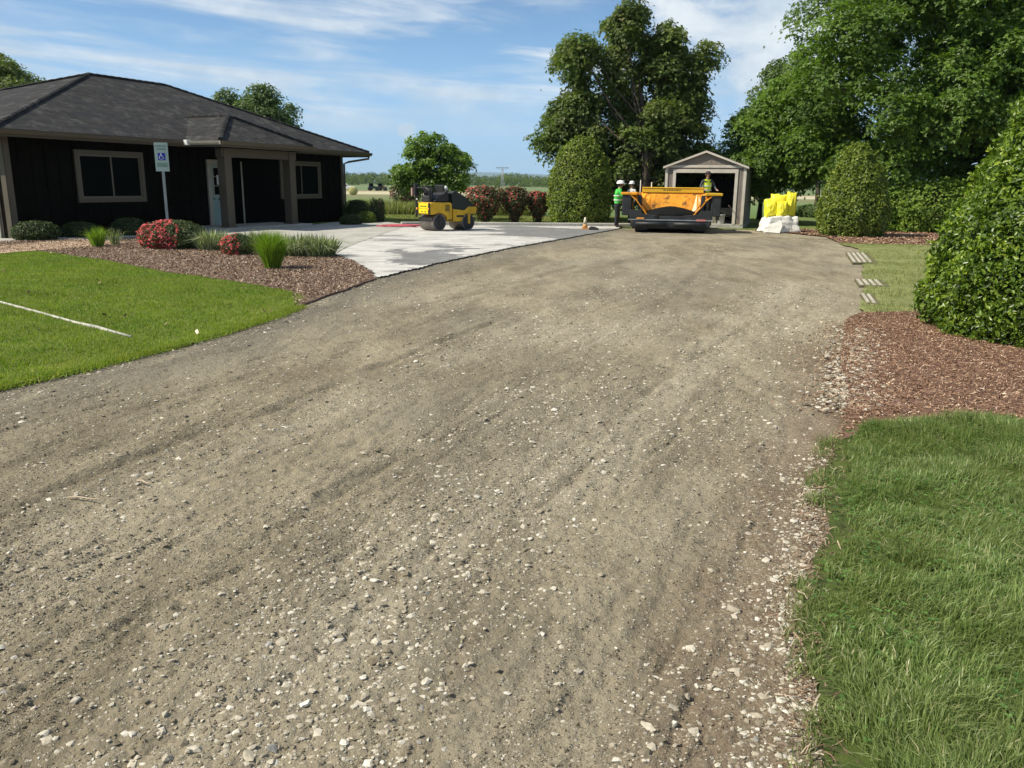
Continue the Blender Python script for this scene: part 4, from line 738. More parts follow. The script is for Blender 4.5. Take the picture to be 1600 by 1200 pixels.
# end wall: boards and trim strips coloured paler to show the sun on them
eb = MB(); eb.box(-.02, -.003, .35, HW - .1, -.0, EZ - .03); eb.build('end_wall', plain('sunlit end wall boards', (.08, .066, .05), .7), house)
for y0 in (.42, 1.35):
    eb = MB(); eb.box(-.06, -.021, y0, y0 + .1, 0, 2.3); eb.build('wall_trim', M['trim_pale'], house, .004)
def hip(mb, x0, x1, y0, y1, z0, rx0, rx1, ry, rz, t=.0):
    v = [(x0, y0, z0), (x1, y0, z0), (x1, y1, z0), (x0, y1, z0), (rx0, ry, rz), (rx1, ry, rz)]
    mb.add(v, [(0, 1, 5, 4), (1, 2, 5), (2, 3, 4, 5), (3, 0, 4), (3, 2, 1, 0)])
RZ = 5.13; RX0, RX1 = 6.62, 9.95; OHR = 1.25; ymid = HW / 2
roofo = MB(); hip(roofo, -OH, HL + OHR, -OH, HW + OH, EZ, RX0, RX1, ymid, RZ); roof = roofo.build('roof', M['shingle'], house)
cap = MB()
def capline(a, b, w=.11):
    a = Vector(a); b = Vector(b); n_ = int((b - a).length / .28)
    for i in range(n_):
        p = a + (b - a) * (i / n_); q = a + (b - a) * ((i + 1.12) / n_); cap.tube([p + Vector((0, 0, .022)), q + Vector((0, 0, .012))], [w * .5, w * .42], 6)
for p, q in (((-OH, -OH, EZ), (RX0, ymid, RZ)), ((HL + OHR, -OH, EZ), (RX1, ymid, RZ)), ((RX0, ymid, RZ), (RX1, ymid, RZ)), ((RX0, ymid, RZ), (-OH, HW + OH, EZ))): capline(p, q)
# porch roof
PX0, PX1, PO = 5.75, 10.35, 2.05; ph = (PX1 - PX0) / 2; slope = (RZ - EZ) / (ymid + OH); pr_z = EZ - .012 + ph * .4; pin = -OH + (pr_z - EZ) / slope + .12
PRY = -.32; pro = MB(); v = [(PX0, -PO, EZ - .012), (PX1, -PO, EZ - .012), (PX1, -OH + .3, EZ - .012), (PX0, -OH + .3, EZ - .012), ((PX0 + PX1) / 2, PRY, pr_z), ((PX0 + PX1) / 2, pin, pr_z), (PX1, -OH, EZ - .012), (PX0, -OH, EZ - .012)]
pro.add([v[0], v[1], v[4], v[5], v[6], v[7], v[2], v[3]], [(0, 1, 2), (1, 4, 3, 2), (0, 2, 3, 5), (0, 5, 4, 1)]); pro.build('porch_roof', M['shingle'], house)
pm = (PX0 + PX1) / 2
cap.build('ridge_cap', M['shingle'], house); cap = MB()
capline((PX0, -PO, EZ), (pm, PRY, pr_z), .15); capline((PX1, -PO, EZ), (pm, PRY, pr_z), .15); capline((pm, PRY, pr_z), (pm, pin, pr_z), .15)
cap.build('ridge_cap', M['shingle'], house)
# fascia and gutters
fa = MB(); fa.box(-OH, PX0, -OH - .03, -OH - .002, EZ - .2, EZ - .008); fa.box(PX1, HL + OHR, -OH - .03, -OH - .002, EZ - .2, EZ - .008); fa.box(-OH - .03, -OH - .002, -OH, HW + OH, EZ - .2, EZ - .008); fa.box(HL + OHR + .002, HL + OHR + .03, -OH, HW + OH, EZ - .2, EZ - .008)
fa.box(PX0, PX1, -PO - .03, -PO - .002, EZ - .21, EZ - .02); fa.box(PX0 - .03, PX0 - .002, -PO, -OH - .04, EZ - .21, EZ - .02); fa.box(PX1 + .002, PX1 + .03, -PO, -OH - .04, EZ - .21, EZ - .02); fa.build('fascia', M['trim'], house)
def gut(x0, y0, x1, y1, z=EZ - .03):
    g_ = MB(); a = Vector((x0, y0, z)); b = Vector((x1, y1, z)); d = (b - a).normalized(); s_ = Vector((d.y, -d.x, 0)); pts = [(0, 0), (.0, -.1), (.035, -.12), (.075, -.11), (.1, -.06), (.12, .005), (.108, .005), (.088, -.055), (.07, -.095), (.012, -.085), (.012, 0)]
    vs = [tuple(p + s_ * q[0] + Vector((0, 0, q[1]))) for p in (a, b) for q in pts]; k = len(pts); g_.add(vs, [(i, (i + 1) % k, k + (i + 1) % k, k + i) for i in range(k)] + [tuple(range(k)), tuple(range(k, 2 * k))[::-1]]); return g_
gut(-OH, -OH - .032, PX0 - .16, -OH - .032).build('gutter', M['trim'], house); gut(PX1 + .16, -OH - .032, HL + OHR + .05, -OH - .032).build('gutter', M['trim'], house); gut(PX0 - .05, -PO - .032, PX1 + .05, -PO - .032).build('gutter', M['trim'], house)
gut(PX0 - .032, -OH - .1, PX0 - .032, -PO - .05).build('gutter', M['trim_pale'], house)
en = MB(); en.box(PX0 - .2, PX0 - .02, -OH - .3, -OH - .16, EZ - .16, EZ - .0); en.build('gutter_end', M['white'], house, .01)
dp = MB(); dp.tube([(HL + OHR - .12, -OH - .06, EZ - .14), (HL + OHR - .12, -OH - .05, EZ - .26), (HL + .2, -.2, EZ - .42), (HL + .06, -.07, EZ - .5), (HL + .06, -.07, .1)], .045, 8); dp.build('downspout', M['trim'], house)
# windows
def window(x0, x1, z0, z1):
    fr = MB(); t = .13
    fr.box(x0, x1, -.06, -.0, z0, z0 + t); fr.box(x0, x1, -.06, 0, z1 - t, z1); fr.box(x0, x0 + t, -.06, 0, z0 + t, z1 - t); fr.box(x1 - t, x1, -.06, 0, z0 + t, z1 - t); f = fr.build('window', M['trim'], house, .004)
    sa = MB(); a0, a1, b0, b1 = x0 + t, x1 - t, z0 + t, z1 - t; xm = (a0 + a1) / 2 + .02; u = .045
    for p, q, yy in ((a0, xm + u / 2, -.045), (xm - u / 2, a1, -.03)):
        sa.box(p, q, yy, yy + .03, b0, b0 + u); sa.box(p, q, yy, yy + .03, b1 - u, b1); sa.box(p, p + u, yy, yy + .03, b0 + u, b1 - u); sa.box(q - u, q, yy, yy + .03, b0 + u, b1 - u)
    sa.build('sash', M['sash'], f)
    gl = MB(); gl.box(a0 + .02, xm, -.032, -.028, b0 + .02, b1 - .02); gl.box(xm + .003, a1 - .02, -.018, -.013, b0 + .02, b1 - .02); gl.build('pane', M['glass'], f)
window(2.08, 4.5, .93, 2.42); window(10.9, 13.42, .93, 2.37)
# door
dr = MB(); dr.box(7.3, 8.18, -.045, -.004, .04, 2.14); door = dr.build('door', plain('pale blue green door', (.2, .3, .28), .5, var=.05), house, .004)
fr = MB(); fr.box(7.16, 7.297, -.07, -.0, 0, 2.29); fr.box(8.183, 8.32, -.07, 0, 0, 2.29); fr.box(7.297, 8.183, -.07, 0, 2.145, 2.29); fr.build('door_frame', M['trim_pale'], house, .004)
gp = MB(); gp.box(7.42, 8.06, -.05, -.046, 1.12, 2.02); pane = gp.build('pane', M['glass'], door)
mu = MB(); mu.box(7.38, 8.1, -.062, -.051, 2.02, 2.06); mu.box(7.38, 8.1, -.062, -.051, 1.08, 1.12); mu.box(7.38, 7.42, -.062, -.051, 1.12, 2.02); mu.box(8.06, 8.1, -.062, -.051, 1.12, 2.02); mu.box(7.73, 7.75, -.06, -.051, 1.12, 2.02); mu.box(7.42, 8.06, -.06, -.051, 1.41, 1.43); mu.box(7.42, 8.06, -.06, -.051, 1.72, 1.74); mu.build('muntins', M['trim_pale'], door)
no = MB(); no.box(7.56, 7.8, -.066, -.063, 1.46, 1.78); no.build('paper_notice', plain('paper', (.62, .62, .6), .8, var=.04), door)
sl_ = MB(); sl_.box(7.6, 7.9, -.056, -.046, .93, 1.0); sl_.build('mail_slot', M['black'], door)
kn = MB(); kn.tube([(7.38, -.04, .98), (7.38, -.1, .98), (7.38, -.13, .98)], [.012, .03, .02], 10); kn.build('door_handle', M['metal_grey'], door, smoothsh=True)
# porch: columns, beam, ceiling, slab, dark side wall
for cx in (6.45, 9.66):
    cm_ = MB(); cm_.box(cx - .16, cx + .16, -1.66, -1.34, .0, EZ - .22); cm_.box(cx - .2, cx + .2, -1.7, -1.3, .0, .14); cm_.build('porch_column', M['trim'], house, .008)
bm_ = MB(); bm_.box(6.2, 9.92, -1.63, -1.37, EZ - .5, EZ - .215); bm_.build('porch_beam', M['trim'], house, .006)
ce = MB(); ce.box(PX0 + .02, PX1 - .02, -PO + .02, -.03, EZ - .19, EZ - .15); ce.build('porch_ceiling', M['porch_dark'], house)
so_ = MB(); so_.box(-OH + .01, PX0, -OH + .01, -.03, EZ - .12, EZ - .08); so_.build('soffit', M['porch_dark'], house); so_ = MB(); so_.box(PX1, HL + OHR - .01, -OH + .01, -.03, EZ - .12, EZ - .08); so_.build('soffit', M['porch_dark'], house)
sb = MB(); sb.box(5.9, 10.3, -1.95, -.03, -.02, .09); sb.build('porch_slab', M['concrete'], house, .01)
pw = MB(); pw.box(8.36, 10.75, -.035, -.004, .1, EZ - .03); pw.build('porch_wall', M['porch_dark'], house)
pl = MB(); pl.box(8.5, 8.535, -.34, -.3, .1, 2.25); pl.build('porch_pole', M['trim_pale'], house)

# ------------------------------------------------------------------ accessible parking sign
g = at(265, 385); sx, sy = g[0], g[1]
sign = thing('parking_sign', (sx, sy, 0), R(12), 'tall accessible parking sign on a steel post in the flower bed', 'sign'); ZO = -.2
mb = MB(); mb.box(-.022, .022, 0, .022, -.05, 2.42); mb.box(-.03, -.022, 0, .028, -.05, 2.42); mb.box(.022, .03, 0, .028, -.05, 2.42); mb.build('post', M['metal_grey'], sign)
mb = MB(); mb.box(-.155, .155, -.012, -.008, 1.8, 2.47); M['sign_face'] = plain('sign face', (.42, .5, .44), .5, var=.05); plate = mb.build('plate', M['sign_face'], sign, .003)
mb = MB(); mb.box(-.085, .085, -.018, -.013, 2.06, 2.23); bluep = mb.build('blue_square', plain('sign blue', (.02, .03, .35), .5, var=.03), plate)
M['sign_white'] = plain('sign white', (.7, .72, .75), .5, var=.03); mb = MB()
ZC = 2.145; mb.tube([(-.012, -.021, ZC + .058), (-.012, -.022, ZC + .0585)], .013, 10)
mb.tube([(-.012, -.021, ZC + .045), (-.006, -.021, ZC + .0), (.03, -.021, ZC - .003), (.045, -.021, ZC - .045), (.06, -.021, ZC - .04)], .0065, 6); mb.tube([(-.01, -.021, ZC + .022), (.024, -.021, ZC + .02)], .005, 6)
mb.tube([(-.012 + .042 * math.cos(a), -.021, ZC - .025 + .042 * math.sin(a)) for a in np.linspace(R(110), R(340), 14)], .0055, 6); mb.build('wheelchair_symbol', M['sign_white'], plate)
M['sign_green'] = plain('sign green', (.03, .16, .08), .5, var=.03)
def text(body, size, loc, rot, mat, parent, name='lettering', ex=.0015, align='CENTER'):
    cu = bpy.data.curves.new(name, 'FONT'); cu.body = body; cu.size = size; cu.align_x = align; cu.align_y = 'CENTER'; cu.extrude = ex; tmp = bpy.data.objects.new('tmp', cu); C.objects.link(tmp)
    me = bpy.data.meshes.new_from_object(tmp.evaluated_get(bpy.context.evaluated_depsgraph_get())); bpy.data.objects.remove(tmp); me.name = name; o = bpy.data.objects.new(name, me); C.objects.link(o); me.materials.clear(); me.materials.append(mat); o.parent = parent; o.location = loc; o.rotation_euler = rot; return o
text('RESERVED', .056, (0, -.015, 2.385), (R(90), 0, 0), M['sign_green'], plate); text('PARKING', .056, (0, -.015, 2.315), (R(90), 0, 0), M['sign_green'], plate)
mb = MB(); mb.box(-.12, .12, -.0145, -.0125, 1.9, 2.0); mb.build('green_band', plain('pale sign green', (.2, .3, .23), .5, var=.1), plate)

# ------------------------------------------------------------------ shed
a = at(1036, 352); saz = R(-19); sw = 3.16
shed = thing('shed', (a[0], a[1], 0), saz, 'small open fronted taupe storage shed with a gabled roof', 'shed')
M['siding'] = plain('shed siding', (.21, .175, .145), .75, var=.12, vscale=2); M['shed_trim'] = plain('shed trim', (.52, .47, .39), .6, var=.1)
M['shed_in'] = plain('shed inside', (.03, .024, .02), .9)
SD_, SH, AP = 4.6, 2.3, 2.92
wl = MB(); wl.box(0, .3, 0, .07, .1, SH); wl.box(sw - .3, sw, 0, .07, .1, SH); wl.box(.3, sw - .3, 0, .07, 2.1, SH); wl.box(0, .07, .07, SD_, .1, SH); wl.box(sw - .07, sw, .07, SD_, .1, SH); wl.box(.07, sw - .07, SD_ - .07, SD_, .1, SH)
wl.prism([(0, SH), (sw, SH), (sw / 2, AP - .05)], 'y', .0, .07); wl.prism([(0, SH), (sw, SH), (sw / 2, AP - .05)], 'y', SD_ - .07, SD_)
for i in range(1, 16):
    xx = i * sw / 16
    if xx < .28 or xx > sw - .28: wl.box(xx - .006, xx + .006, -.008, 0, .1, SH)
    zt_ = SH + (AP - .05 - SH) * (1 - abs(xx - sw / 2) / (sw / 2)); wl.box(xx - .006, xx + .006, -.008, 0, SH + .08, max(SH + .09, zt_ - .08))
wl.build('wall', M['siding'], shed)
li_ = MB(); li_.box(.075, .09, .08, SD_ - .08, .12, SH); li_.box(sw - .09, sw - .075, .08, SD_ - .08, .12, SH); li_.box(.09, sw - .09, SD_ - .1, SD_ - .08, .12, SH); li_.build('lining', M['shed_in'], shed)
fl = MB(); fl.box(-.02, sw + .02, -.02, SD_ + .02, -.1, .1); fl.build('floor_slab', M['concrete'], shed, .008)
for poly in ([(-.09, SH - .0), (sw / 2, AP), (sw / 2, AP + .06), (-.09, SH + .06)], [(sw + .09, SH + .06), (sw / 2 + .001, AP + .06), (sw / 2 + .001, AP), (sw + .09, SH)]):
    r_ = MB(); r_.prism(poly, 'y', -.1, SD_ + .1); r_.build('roof', M['shingle'], shed)
tr = MB(); t_ = .1
tr.box(-.012, t_, -.035, -.009, .1, SH); tr.box(sw - t_, sw + .012, -.035, -.009, .1, SH); tr.box(-.012, sw + .012, -.038, -.009, SH, SH + .1)
tr.box(.3, .42, -.035, -.009, .1, 2.2); tr.box(sw - .42, sw - .3, -.035, -.009, .1, 2.2); tr.box(.3, sw - .3, -.037, -.009, 2.1, 2.24); tr.build('trim', M['shed_trim'], shed, .004)
bg_ = MB(); 
for s_ in (0, 1):
    x0 = -.1 if s_ == 0 else sw + .1; bg_.prism([(x0, SH - .04), (sw / 2, AP - .04), (sw / 2, AP + .04), (x0, SH + .04)], 'y', -.13, -.102)
bg_.build('bargeboard', M['shed_trim'], shed)
mb = MB(); mb.box(sw + .003, sw + .03, .35, 1.3, .1, 2.1); mb.build('side_panel', M['siding'], shed)
# things standing in the shed
def shed_pt(x, y): return (a[0] + x * math.cos(saz) - y * math.sin(saz), a[1] + x * math.sin(saz) + y * math.cos(saz))
q = shed_pt(2.28, .35); bk = thing('bucket', (q[0], q[1], .1), 0, 'pale plastic bucket on the shed floor inside the opening', 'bucket'); mb = MB(); mb.lathe([(.12, 0), (.13, .02), (.155, .34), (.165, .34), (.165, .37), (.14, .37), (.12, .03)], 18); mb.build('tub', plain('pale plastic', (.45, .45, .42), .5), bk, smoothsh=True)
mb = MB(); mb.tube([(.16 * math.cos(t), 0, .35 + .17 * math.sin(t)) for t in np.linspace(0, math.pi, 12)], .004, 6); mb.build('handle', M['metal_grey'], bk)
q = shed_pt(1.98, .5); bd = MB(); bd.box(-.1, .0, 0, .03, 0, 1.25); bd.box(.015, .11, -.01, .02, 0, 1.1); o = bd.build('leaning_boards', plain('old pale boards', (.26, .24, .17), .8), None, .004); o.location = (q[0], q[1], .1); o.rotation_euler = (R(6), 0, saz); tag(o, 'two pale boards standing upright in the shed doorway', 'boards')
q = shed_pt(2.62, .7); wb = thing('wheelbarrow', (q[0], q[1], .1), saz + R(70), 'wheelbarrow tipped up inside the shed', 'wheelbarrow'); mb = MB(); mb.add([(-.3, -.22, .35), (.3, -.22, .3), (.3, .22, .3), (-.3, .22, .35), (-.42, -.32, .62), (.42, -.3, .58), (.42, .3, .58), (-.42, .32, .62)], [(0, 1, 2, 3), (0, 1, 5, 4), (1, 2, 6, 5), (2, 3, 7, 6), (3, 0, 4, 7)]); t_o = mb.build('tray', M['steel_dark'], wb); sol = t_o.modifiers.new('s', 'SOLIDIFY'); sol.thickness = .01
mb = MB(); mb.tube([(.62, 0, .2), (.1, .25, .3), (-.9, .3, .75)], .016, 6); mb.tube([(.62, 0, .2), (.1, -.25, .3), (-.9, -.3, .75)], .016, 6); mb.tube([(-.2, .25, .36), (-.3, .25, 0)], .014, 6); mb.tube([(-.2, -.25, .36), (-.3, -.25, 0)], .014, 6); mb.build('handles', plain('grey wood', (.28, .23, .18), .7), wb)
mb = MB(); mb.M = Matrix.Translation((.62, 0, .19)) @ Matrix.Rotation(R(90), 4, 'X'); mb.lathe([(.1, -.03), (.19, -.04), (.19, .04), (.1, .03)], 18); mb.build('wheel', M['black'], wb, smoothsh=True)

# ------------------------------------------------------------------ road roller
a1 = at(676, 361); roller = thing('road_roller', (a1[0], a1[1], .021), R(222), 'small yellow tandem road roller parked on the white dusted lot', 'road roller')
roller.scale = (.88, .88, .88)
# local +x = forward (towards the near drum); origin under the near drum's centre, moved below so that the near face sits at the pixel
SC = 1.0
def cyl_y(mb, x, z, r, y0, y1, seg=28, inner=None):
    mb.M = Matrix.Translation((x, 0, z)) @ Matrix.Rotation(R(-90), 4, 'X'); mb.lathe([(r * .15, y0 + .02), (r * .8, y0 + .02), (r * .84, y0), (r, y0), (r, y1), (r * .84, y1), (r * .8, y1 - .02), (r * .15, y1 - .02)], seg); mb.M = Matrix.Identity(4)
for x in (0, -1.42):
    mb = MB(); cyl_y(mb, x, .31, .31, -.45, .45, 36); d = mb.build('drum', M['drum'], roller, smoothsh=True); 
    e_ = d.modifiers.new('es', 'EDGE_SPLIT'); e_.split_angle = R(35)
    for s_ in (-1, 1):
        mb = MB(); mb.M = Matrix.Translation((x, s_ * .452, .31)) @ Matrix.Rotation(R(90), 4, 'X'); mb.lathe([(.1, -.012), (.24, -.01), (.27, .0), (.24, .01), (.1, .012)], 24); mb.build('hub', M['black'], d)
        y0, y1 = sorted((s_ * .46, s_ * .5)); mb = MB(); mb.box(x - .05, x + .05, y0, y1, .25, .62); mb.build('yoke', M['black'] if x == 0 else M['yellow'], roller, .008)
    mb = MB(); f_ = 1 if x == 0 else -1; mb.box(min(x + f_ * .3, x + f_ * .33), max(x + f_ * .3, x + f_ * .33), -.42, .42, .38, .5); mb.build('scraper', M['steel_dark'], roller)
mb = MB(); mb.prism([(.42, .62), (.42, 1.0), (.36, 1.07), (-.55, 1.07), (-.62, 1.0), (-.62, .33), (-.4, .33), (-.38, .5), (-.28, .6), (-.15, .66), (.1, .67), (.25, .62)], 'y', -.44, .44); mb.build('front_frame', M['yellow'], roller, .025)
mb = MB(); mb.box(.421, .435, -.3, .3, .66, 1.02); mb.build('front_panel', plain('sunlit machine yellow', (.85, .62, .02), .4, var=.05), roller, .005)  # this yellow is brighter than the frame's to show sunlight on the panel
mb = MB()
for i, (y0, y1) in enumerate(((-.2, -.17), (-.14, -.05), (-.03, .02), (.04, .1), (.12, .2))): mb.box(.4365, .439, y0, y1, .9, .94)
mb.box(.4365, .438, -.28, .28, .83, .84)
for y0 in (-.12, .1): mb.box(.4365, .44, y0, y0 + .08, .7, .74)
mb.build('lettering', M['black'], roller)
for y0 in (-.42, .34): mb = MB(); mb.box(.421, .45, y0, y0 + .1, .62, 1.06); mb.build('corner_post', M['black'], roller, .01)
for s_ in (-1, 1): mb = MB(); mb.M = Matrix.Translation((.45, s_ * .37, .82)) @ Matrix.Rotation(R(90), 4, 'Y'); mb.lathe([(.045, 0), (.055, .02), (.02, .04)], 14); mb.build('headlight', M['lamp_amber'], roller, smoothsh=True)
mb = MB(); mb.prism([(-.68, .33), (-.68, .82), (-1.25, .76), (-1.45, .9), (-1.85, .9), (-1.9, .8), (-1.78, .62), (-1.3, .62), (-1.15, .33)], 'y', -.42, .42); mb.build('rear_frame', M['yellow'], roller, .025)
mb = MB(); mb.box(-.66, -.6, -.2, .2, .35, .95); mb.build('joint', M['black'], roller)
# small fittings
for s_ in (-1, 1):
    mb = MB(); y0, y1 = sorted((s_ * .441, s_ * .452))
    for k in range(5): mb.box(-.5, -.28, y0, y1, .74 + k * .05, .765 + k * .05)
    mb.build('side_vent', M['black'], roller)
    mb = MB(); mb.box(-.58, -.42, min(s_ * .44, s_ * .5), max(s_ * .44, s_ * .5), .38, .42); mb.build('step', M['steel_dark'], roller)
    mb = MB(); mb.box(-1.2, -.85, min(s_ * .421, s_ * .426), max(s_ * .421, s_ * .426), .5, .58); mb.build('decal', M['black'], roller)
mb = MB(); mb.tube([(-.5, -.47, .45), (-.62, -.5, .5), (-.75, -.46, .44)], .016, 6); mb.build('hose', M['black'], roller)
# seat, console and black covers
mb = MB(); mb.prism([(-.55, 1.08), (-.52, 1.42), (-.42, 1.52), (-.3, 1.4), (-.05, 1.34), (.1, 1.2), (.2, 1.08)], 'y', -.36, .36); mb.build('engine_cover', M['black'], roller, .04)
mb = MB(); mb.prism([(-.62, .84), (-.66, 1.1), (-.64, 1.4), (-.8, 1.5), (-1.1, 1.38), (-1.35, 1.25), (-1.75, .92), (-1.85, .905), (-1.5, .905), (-1.28, .77)], 'y', -.4, .4); mb.build('seat_cover', plain('black tarpaulin', (.012, .016, .014), .6, bump=.5, bscale=6), roller, .05)
mb = MB(); mb.prism([(.12, 1.08), (.36, 1.08), (.34, 1.3), (.2, 1.34)], 'y', -.2, .25); mb.build('console', M['steel_dark'], roller, .02)
mb = MB(); mb.tube([(.3 + .0, .02 + .17 * math.cos(t), 1.45 + .17 * math.sin(t)) for t in np.linspace(0, 2 * math.pi, 20)], .014, 6); mb.tube([(.24, .02, 1.3), (.3, .02, 1.45)], .02, 6); mb.build('steering_wheel', M['black'], roller)
mb = MB(); mb.tube([(-.42, -.3, 1.36), (-.42, .3, 1.36), (-.46, .3, 1.5), (-.46, -.3, 1.5), (-.42, -.3, 1.36)], .018, 6); mb.build('rail', M['metal_grey'], roller)
mb = MB(); mb.box(.12, .2, -.3, .22, 1.2, 1.6); mb.build('control_panel', M['black'], roller, .02)
mb = MB(); mb.tube([(.22, -.34, 1.08), (.22, -.34, 1.68), (.22, .26, 1.68), (.22, .26, 1.08)], .022, 8); mb.build('upper_frame', M['steel_dark'], roller)
mb = MB(); mb.box(-.42, -.34, -.32, .26, 1.35, 1.72); mb.build('seat_back', M['black'], roller, .03)
mb = MB(); mb.tube([(-.1, -.3, 1.3), (-.1, -.3, 1.56), (-.4, -.3, 1.6)], .03, 8); mb.build('armrest', M['black'], roller)
# folded roll bar standing at the near left corner
mb = MB(); mb.box(.38, .44, -.52, -.45, .5, 1.7); mb.box(.3, .48, -.58, -.44, 1.3, 1.75); mb.build('roll_bar', M['black'], roller, .015)
mb = MB(); mb.tube([(.4, -.45, 1.6), (.4, .1, 1.62), (.36, .3, 1.5), (.34, .3, 1.1)], .028, 8); mb.build('hand_rail', M['black'], roller)
mb = MB(); mb.box(.42, .5, -.7, -.62, 1.3, 1.6); mb.build('mirror', plain('rosy plastic lens', (.4, .25, .22), .4), roller, .01)
mb = MB(); mb.M = Matrix.Translation((-.72, -.1, 1.52)); mb.lathe([(.03, -.05), (.06, 0), (.085, .03), (.09, .08), (.07, .13), (.03, .16), (.005, .165)], 18); mb.build('beacon', M['white'], roller, smoothsh=True)
mb = MB(); mb.M = Matrix.Translation((.46, -.36, 1.15)); mb.lathe([(.005, 0), (.03, .01), (.03, .05), (.005, .06)], 10); mb.build('work_light', M['white'], roller)

# ------------------------------------------------------------------ asphalt paver
pc = at(1046, 362.5); pa = math.atan2(at(1116, 363)[1] - at(974, 362)[1], at(1116, 363)[0] - at(974, 362)[0])
PAV_AZ = R(-11); pav = thing('asphalt_paver', (pc[0], pc[1], 0), PAV_AZ, 'orange and black asphalt paver with its wide hopper facing the camera', 'paver')
pav.scale = (1.05, 1, .9)
# local x across, y to the back
for s_ in (-1, 1):      # tracks
    mb = MB(); mb.prism([(-.3, .06), (-.15, 0), (2.6, 0), (2.8, .12), (2.8, .42), (2.6, .55), (-.1, .5), (-.3, .4)], 'x', s_ * .95 - .2, s_ * .95 + .2); tk = mb.build('track', M['black'], pav, .03)
    mb = MB()
    for i in range(11): mb.box(s_ * .95 - .22, s_ * .95 + .22, .3 + i * .22, .38 + i * .22, -.0 + .001, .03)
    mb.build('tread', M['steel_dark'], tk)
mb = MB(); mb.box(-1.24, 1.24, -.42, .2, .14, .44); mb.box(-1.3, 1.3, -.5, -.42, .2, .4); mb.build('push_bar', M['steel_dark'], pav, .02)
for s_ in (-1, 1): mb = MB(); mb.M = Matrix.Translation((s_ * .62, -.56, .33)) @ Matrix.Rotation(R(90), 4, 'Y'); mb.lathe([(.02, -.5), (.075, -.5), (.075, .5), (.02, .5)], 16); mb.build('push_roller', M['steel_dark'], pav, smoothsh=True)
mb = MB(); mb.box(-1.38, 1.38, -.44, -.41, .455, .5); mb.build('bumper_strip', M['metal_grey'], pav)
mb = MB(); mb.box(-1.1, -.85, -.46, -.4, .5, .56); mb.build('reflector', M['lamp_amber'], pav); mb = MB(); mb.box(.85, 1.15, -.46, -.4, .45, .52); mb.build('reflector', plain('pink lens', (.55, .2, .16), .4), pav)
# hopper: floor with a conveyor trough, sloping wings, back guard
def slab(mb, q, t):
    q = [Vector(v) for v in q]; n_ = (q[1] - q[0]).cross(q[3] - q[0]).normalized() * t; mb.add([tuple(v) for v in q] + [tuple(v + n_) for v in q], [(3, 2, 1, 0), (4, 5, 6, 7), (0, 1, 5, 4), (1, 2, 6, 5), (2, 3, 7, 6), (3, 0, 4, 7)])
mb = MB(); mb.box(-1.1, 1.1, -.3, 1.5, .5, .56); mb.box(-.35, .35, -.38, -.3, .5, .62); mb.build('hopper_floor', M['steel_dark'], pav, .01)
for s_ in (-1, 1):
    mb = MB()
    pr = [(.62, .56), (.8, .72), (.98, .98), (1.12, 1.2), (1.3, 1.38), (1.42, 1.46)]
    for i in range(len(pr) - 1): (xa, za), (xb, zb) = pr[i], pr[i + 1]; slab(mb, [(s_ * xa, -.2 + i * .02, za), (s_ * xb, -.2 + i * .02, zb), (s_ * xb, 1.45, zb), (s_ * xa, 1.45, za)], .03 * (1 if s_ < 0 else -1))
    mb.build('hopper_wing', M['orange'], pav)
    mb = MB(); mb.prism([(.0, .5), (1.35, .5), (1.35, .84), (1.0, .84), (.9, .7), (.42, .64), (.2, .54)] if s_ > 0 else [(-.0, .5), (-1.35, .5), (-1.35, .84), (-1.0, .84), (-.9, .7), (-.42, .64), (-.2, .54)], 'y', -.28, -.22); mb.build('wing_apron', M['steel_dark'], pav, .01)
    mb = MB(); x0, x1 = sorted((s_ * 1.3, s_ * 1.62)); mb.box(x0, x1, -.1, 1.3, .62, 1.4); mb.build('side_box', M['steel_dark'], pav, .03)
    mb = MB(); mb.tube([(s_ * 1.02, -.16, .58), (s_ * 1.0, .3, .95), (s_ * 1.03, .6, 1.42)], .06, 10) if False else slab(mb, [(s_ * .93, -.0, .56), (s_ * 1.07, -.0, .56), (s_ * 1.12, .1, 1.4), (s_ * .98, .1, 1.4)], .09); mb.build('hopper_ram', M['black'], pav, .015)
    mb = MB(); x0, x1 = sorted((s_ * 1.12, s_ * 1.66)); mb.box(x0, x1, -.14, 1.3, 1.4, 1.5); mb.build('wing_rim', M['yellow'] if s_ > 0 else M['orange'], pav, .02)
mb = MB(); n_c = 16; pts = [(-1.15 + 2.3 * i / n_c) for i in range(n_c + 1)]
pts = [-1.4 + 2.8 * i / n_c for i in range(n_c + 1)]
for i in range(n_c): xa, xb = pts[i], pts[i + 1]; f_ = lambda x: float(np.interp(abs(x), [0, .62, .8, .98, 1.12, 1.3, 1.42], [.6, .57, .73, .99, 1.21, 1.39, 1.46])); slab(mb, [(xa, 1.15, f_(xa)), (xb, 1.15, f_(xb)), (xb, 1.45, 1.48), (xa, 1.45, 1.48)], .03)
mb.build('hopper_back', M['orange'], pav)
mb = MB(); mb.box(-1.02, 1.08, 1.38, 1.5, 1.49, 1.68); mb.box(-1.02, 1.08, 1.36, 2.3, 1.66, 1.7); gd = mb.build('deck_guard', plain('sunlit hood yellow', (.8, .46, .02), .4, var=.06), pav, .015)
mb = MB(); 
for x0, x1 in ((-.3, -.22), (-.18, -.13), (-.11, -.05), (-.02, .04), (.07, .12), (.15, .22), (.25, .3)): mb.box(x0, x1, 1.376, 1.379, 1.575, 1.61)
mb.build('lettering', M['black'], gd)
mb = MB(); 
for i in range(26): mb.M = Matrix.Translation((rng.uniform(-.5, .5), rng.uniform(.0, 1.0), rng.uniform(.54, .62))) @ Matrix.Rotation(rng.uniform(0, 3), 4, 'Z'); mb.lathe([(.02, 0), (.16, .02), (.11, .1), (.03, .15)], 7)
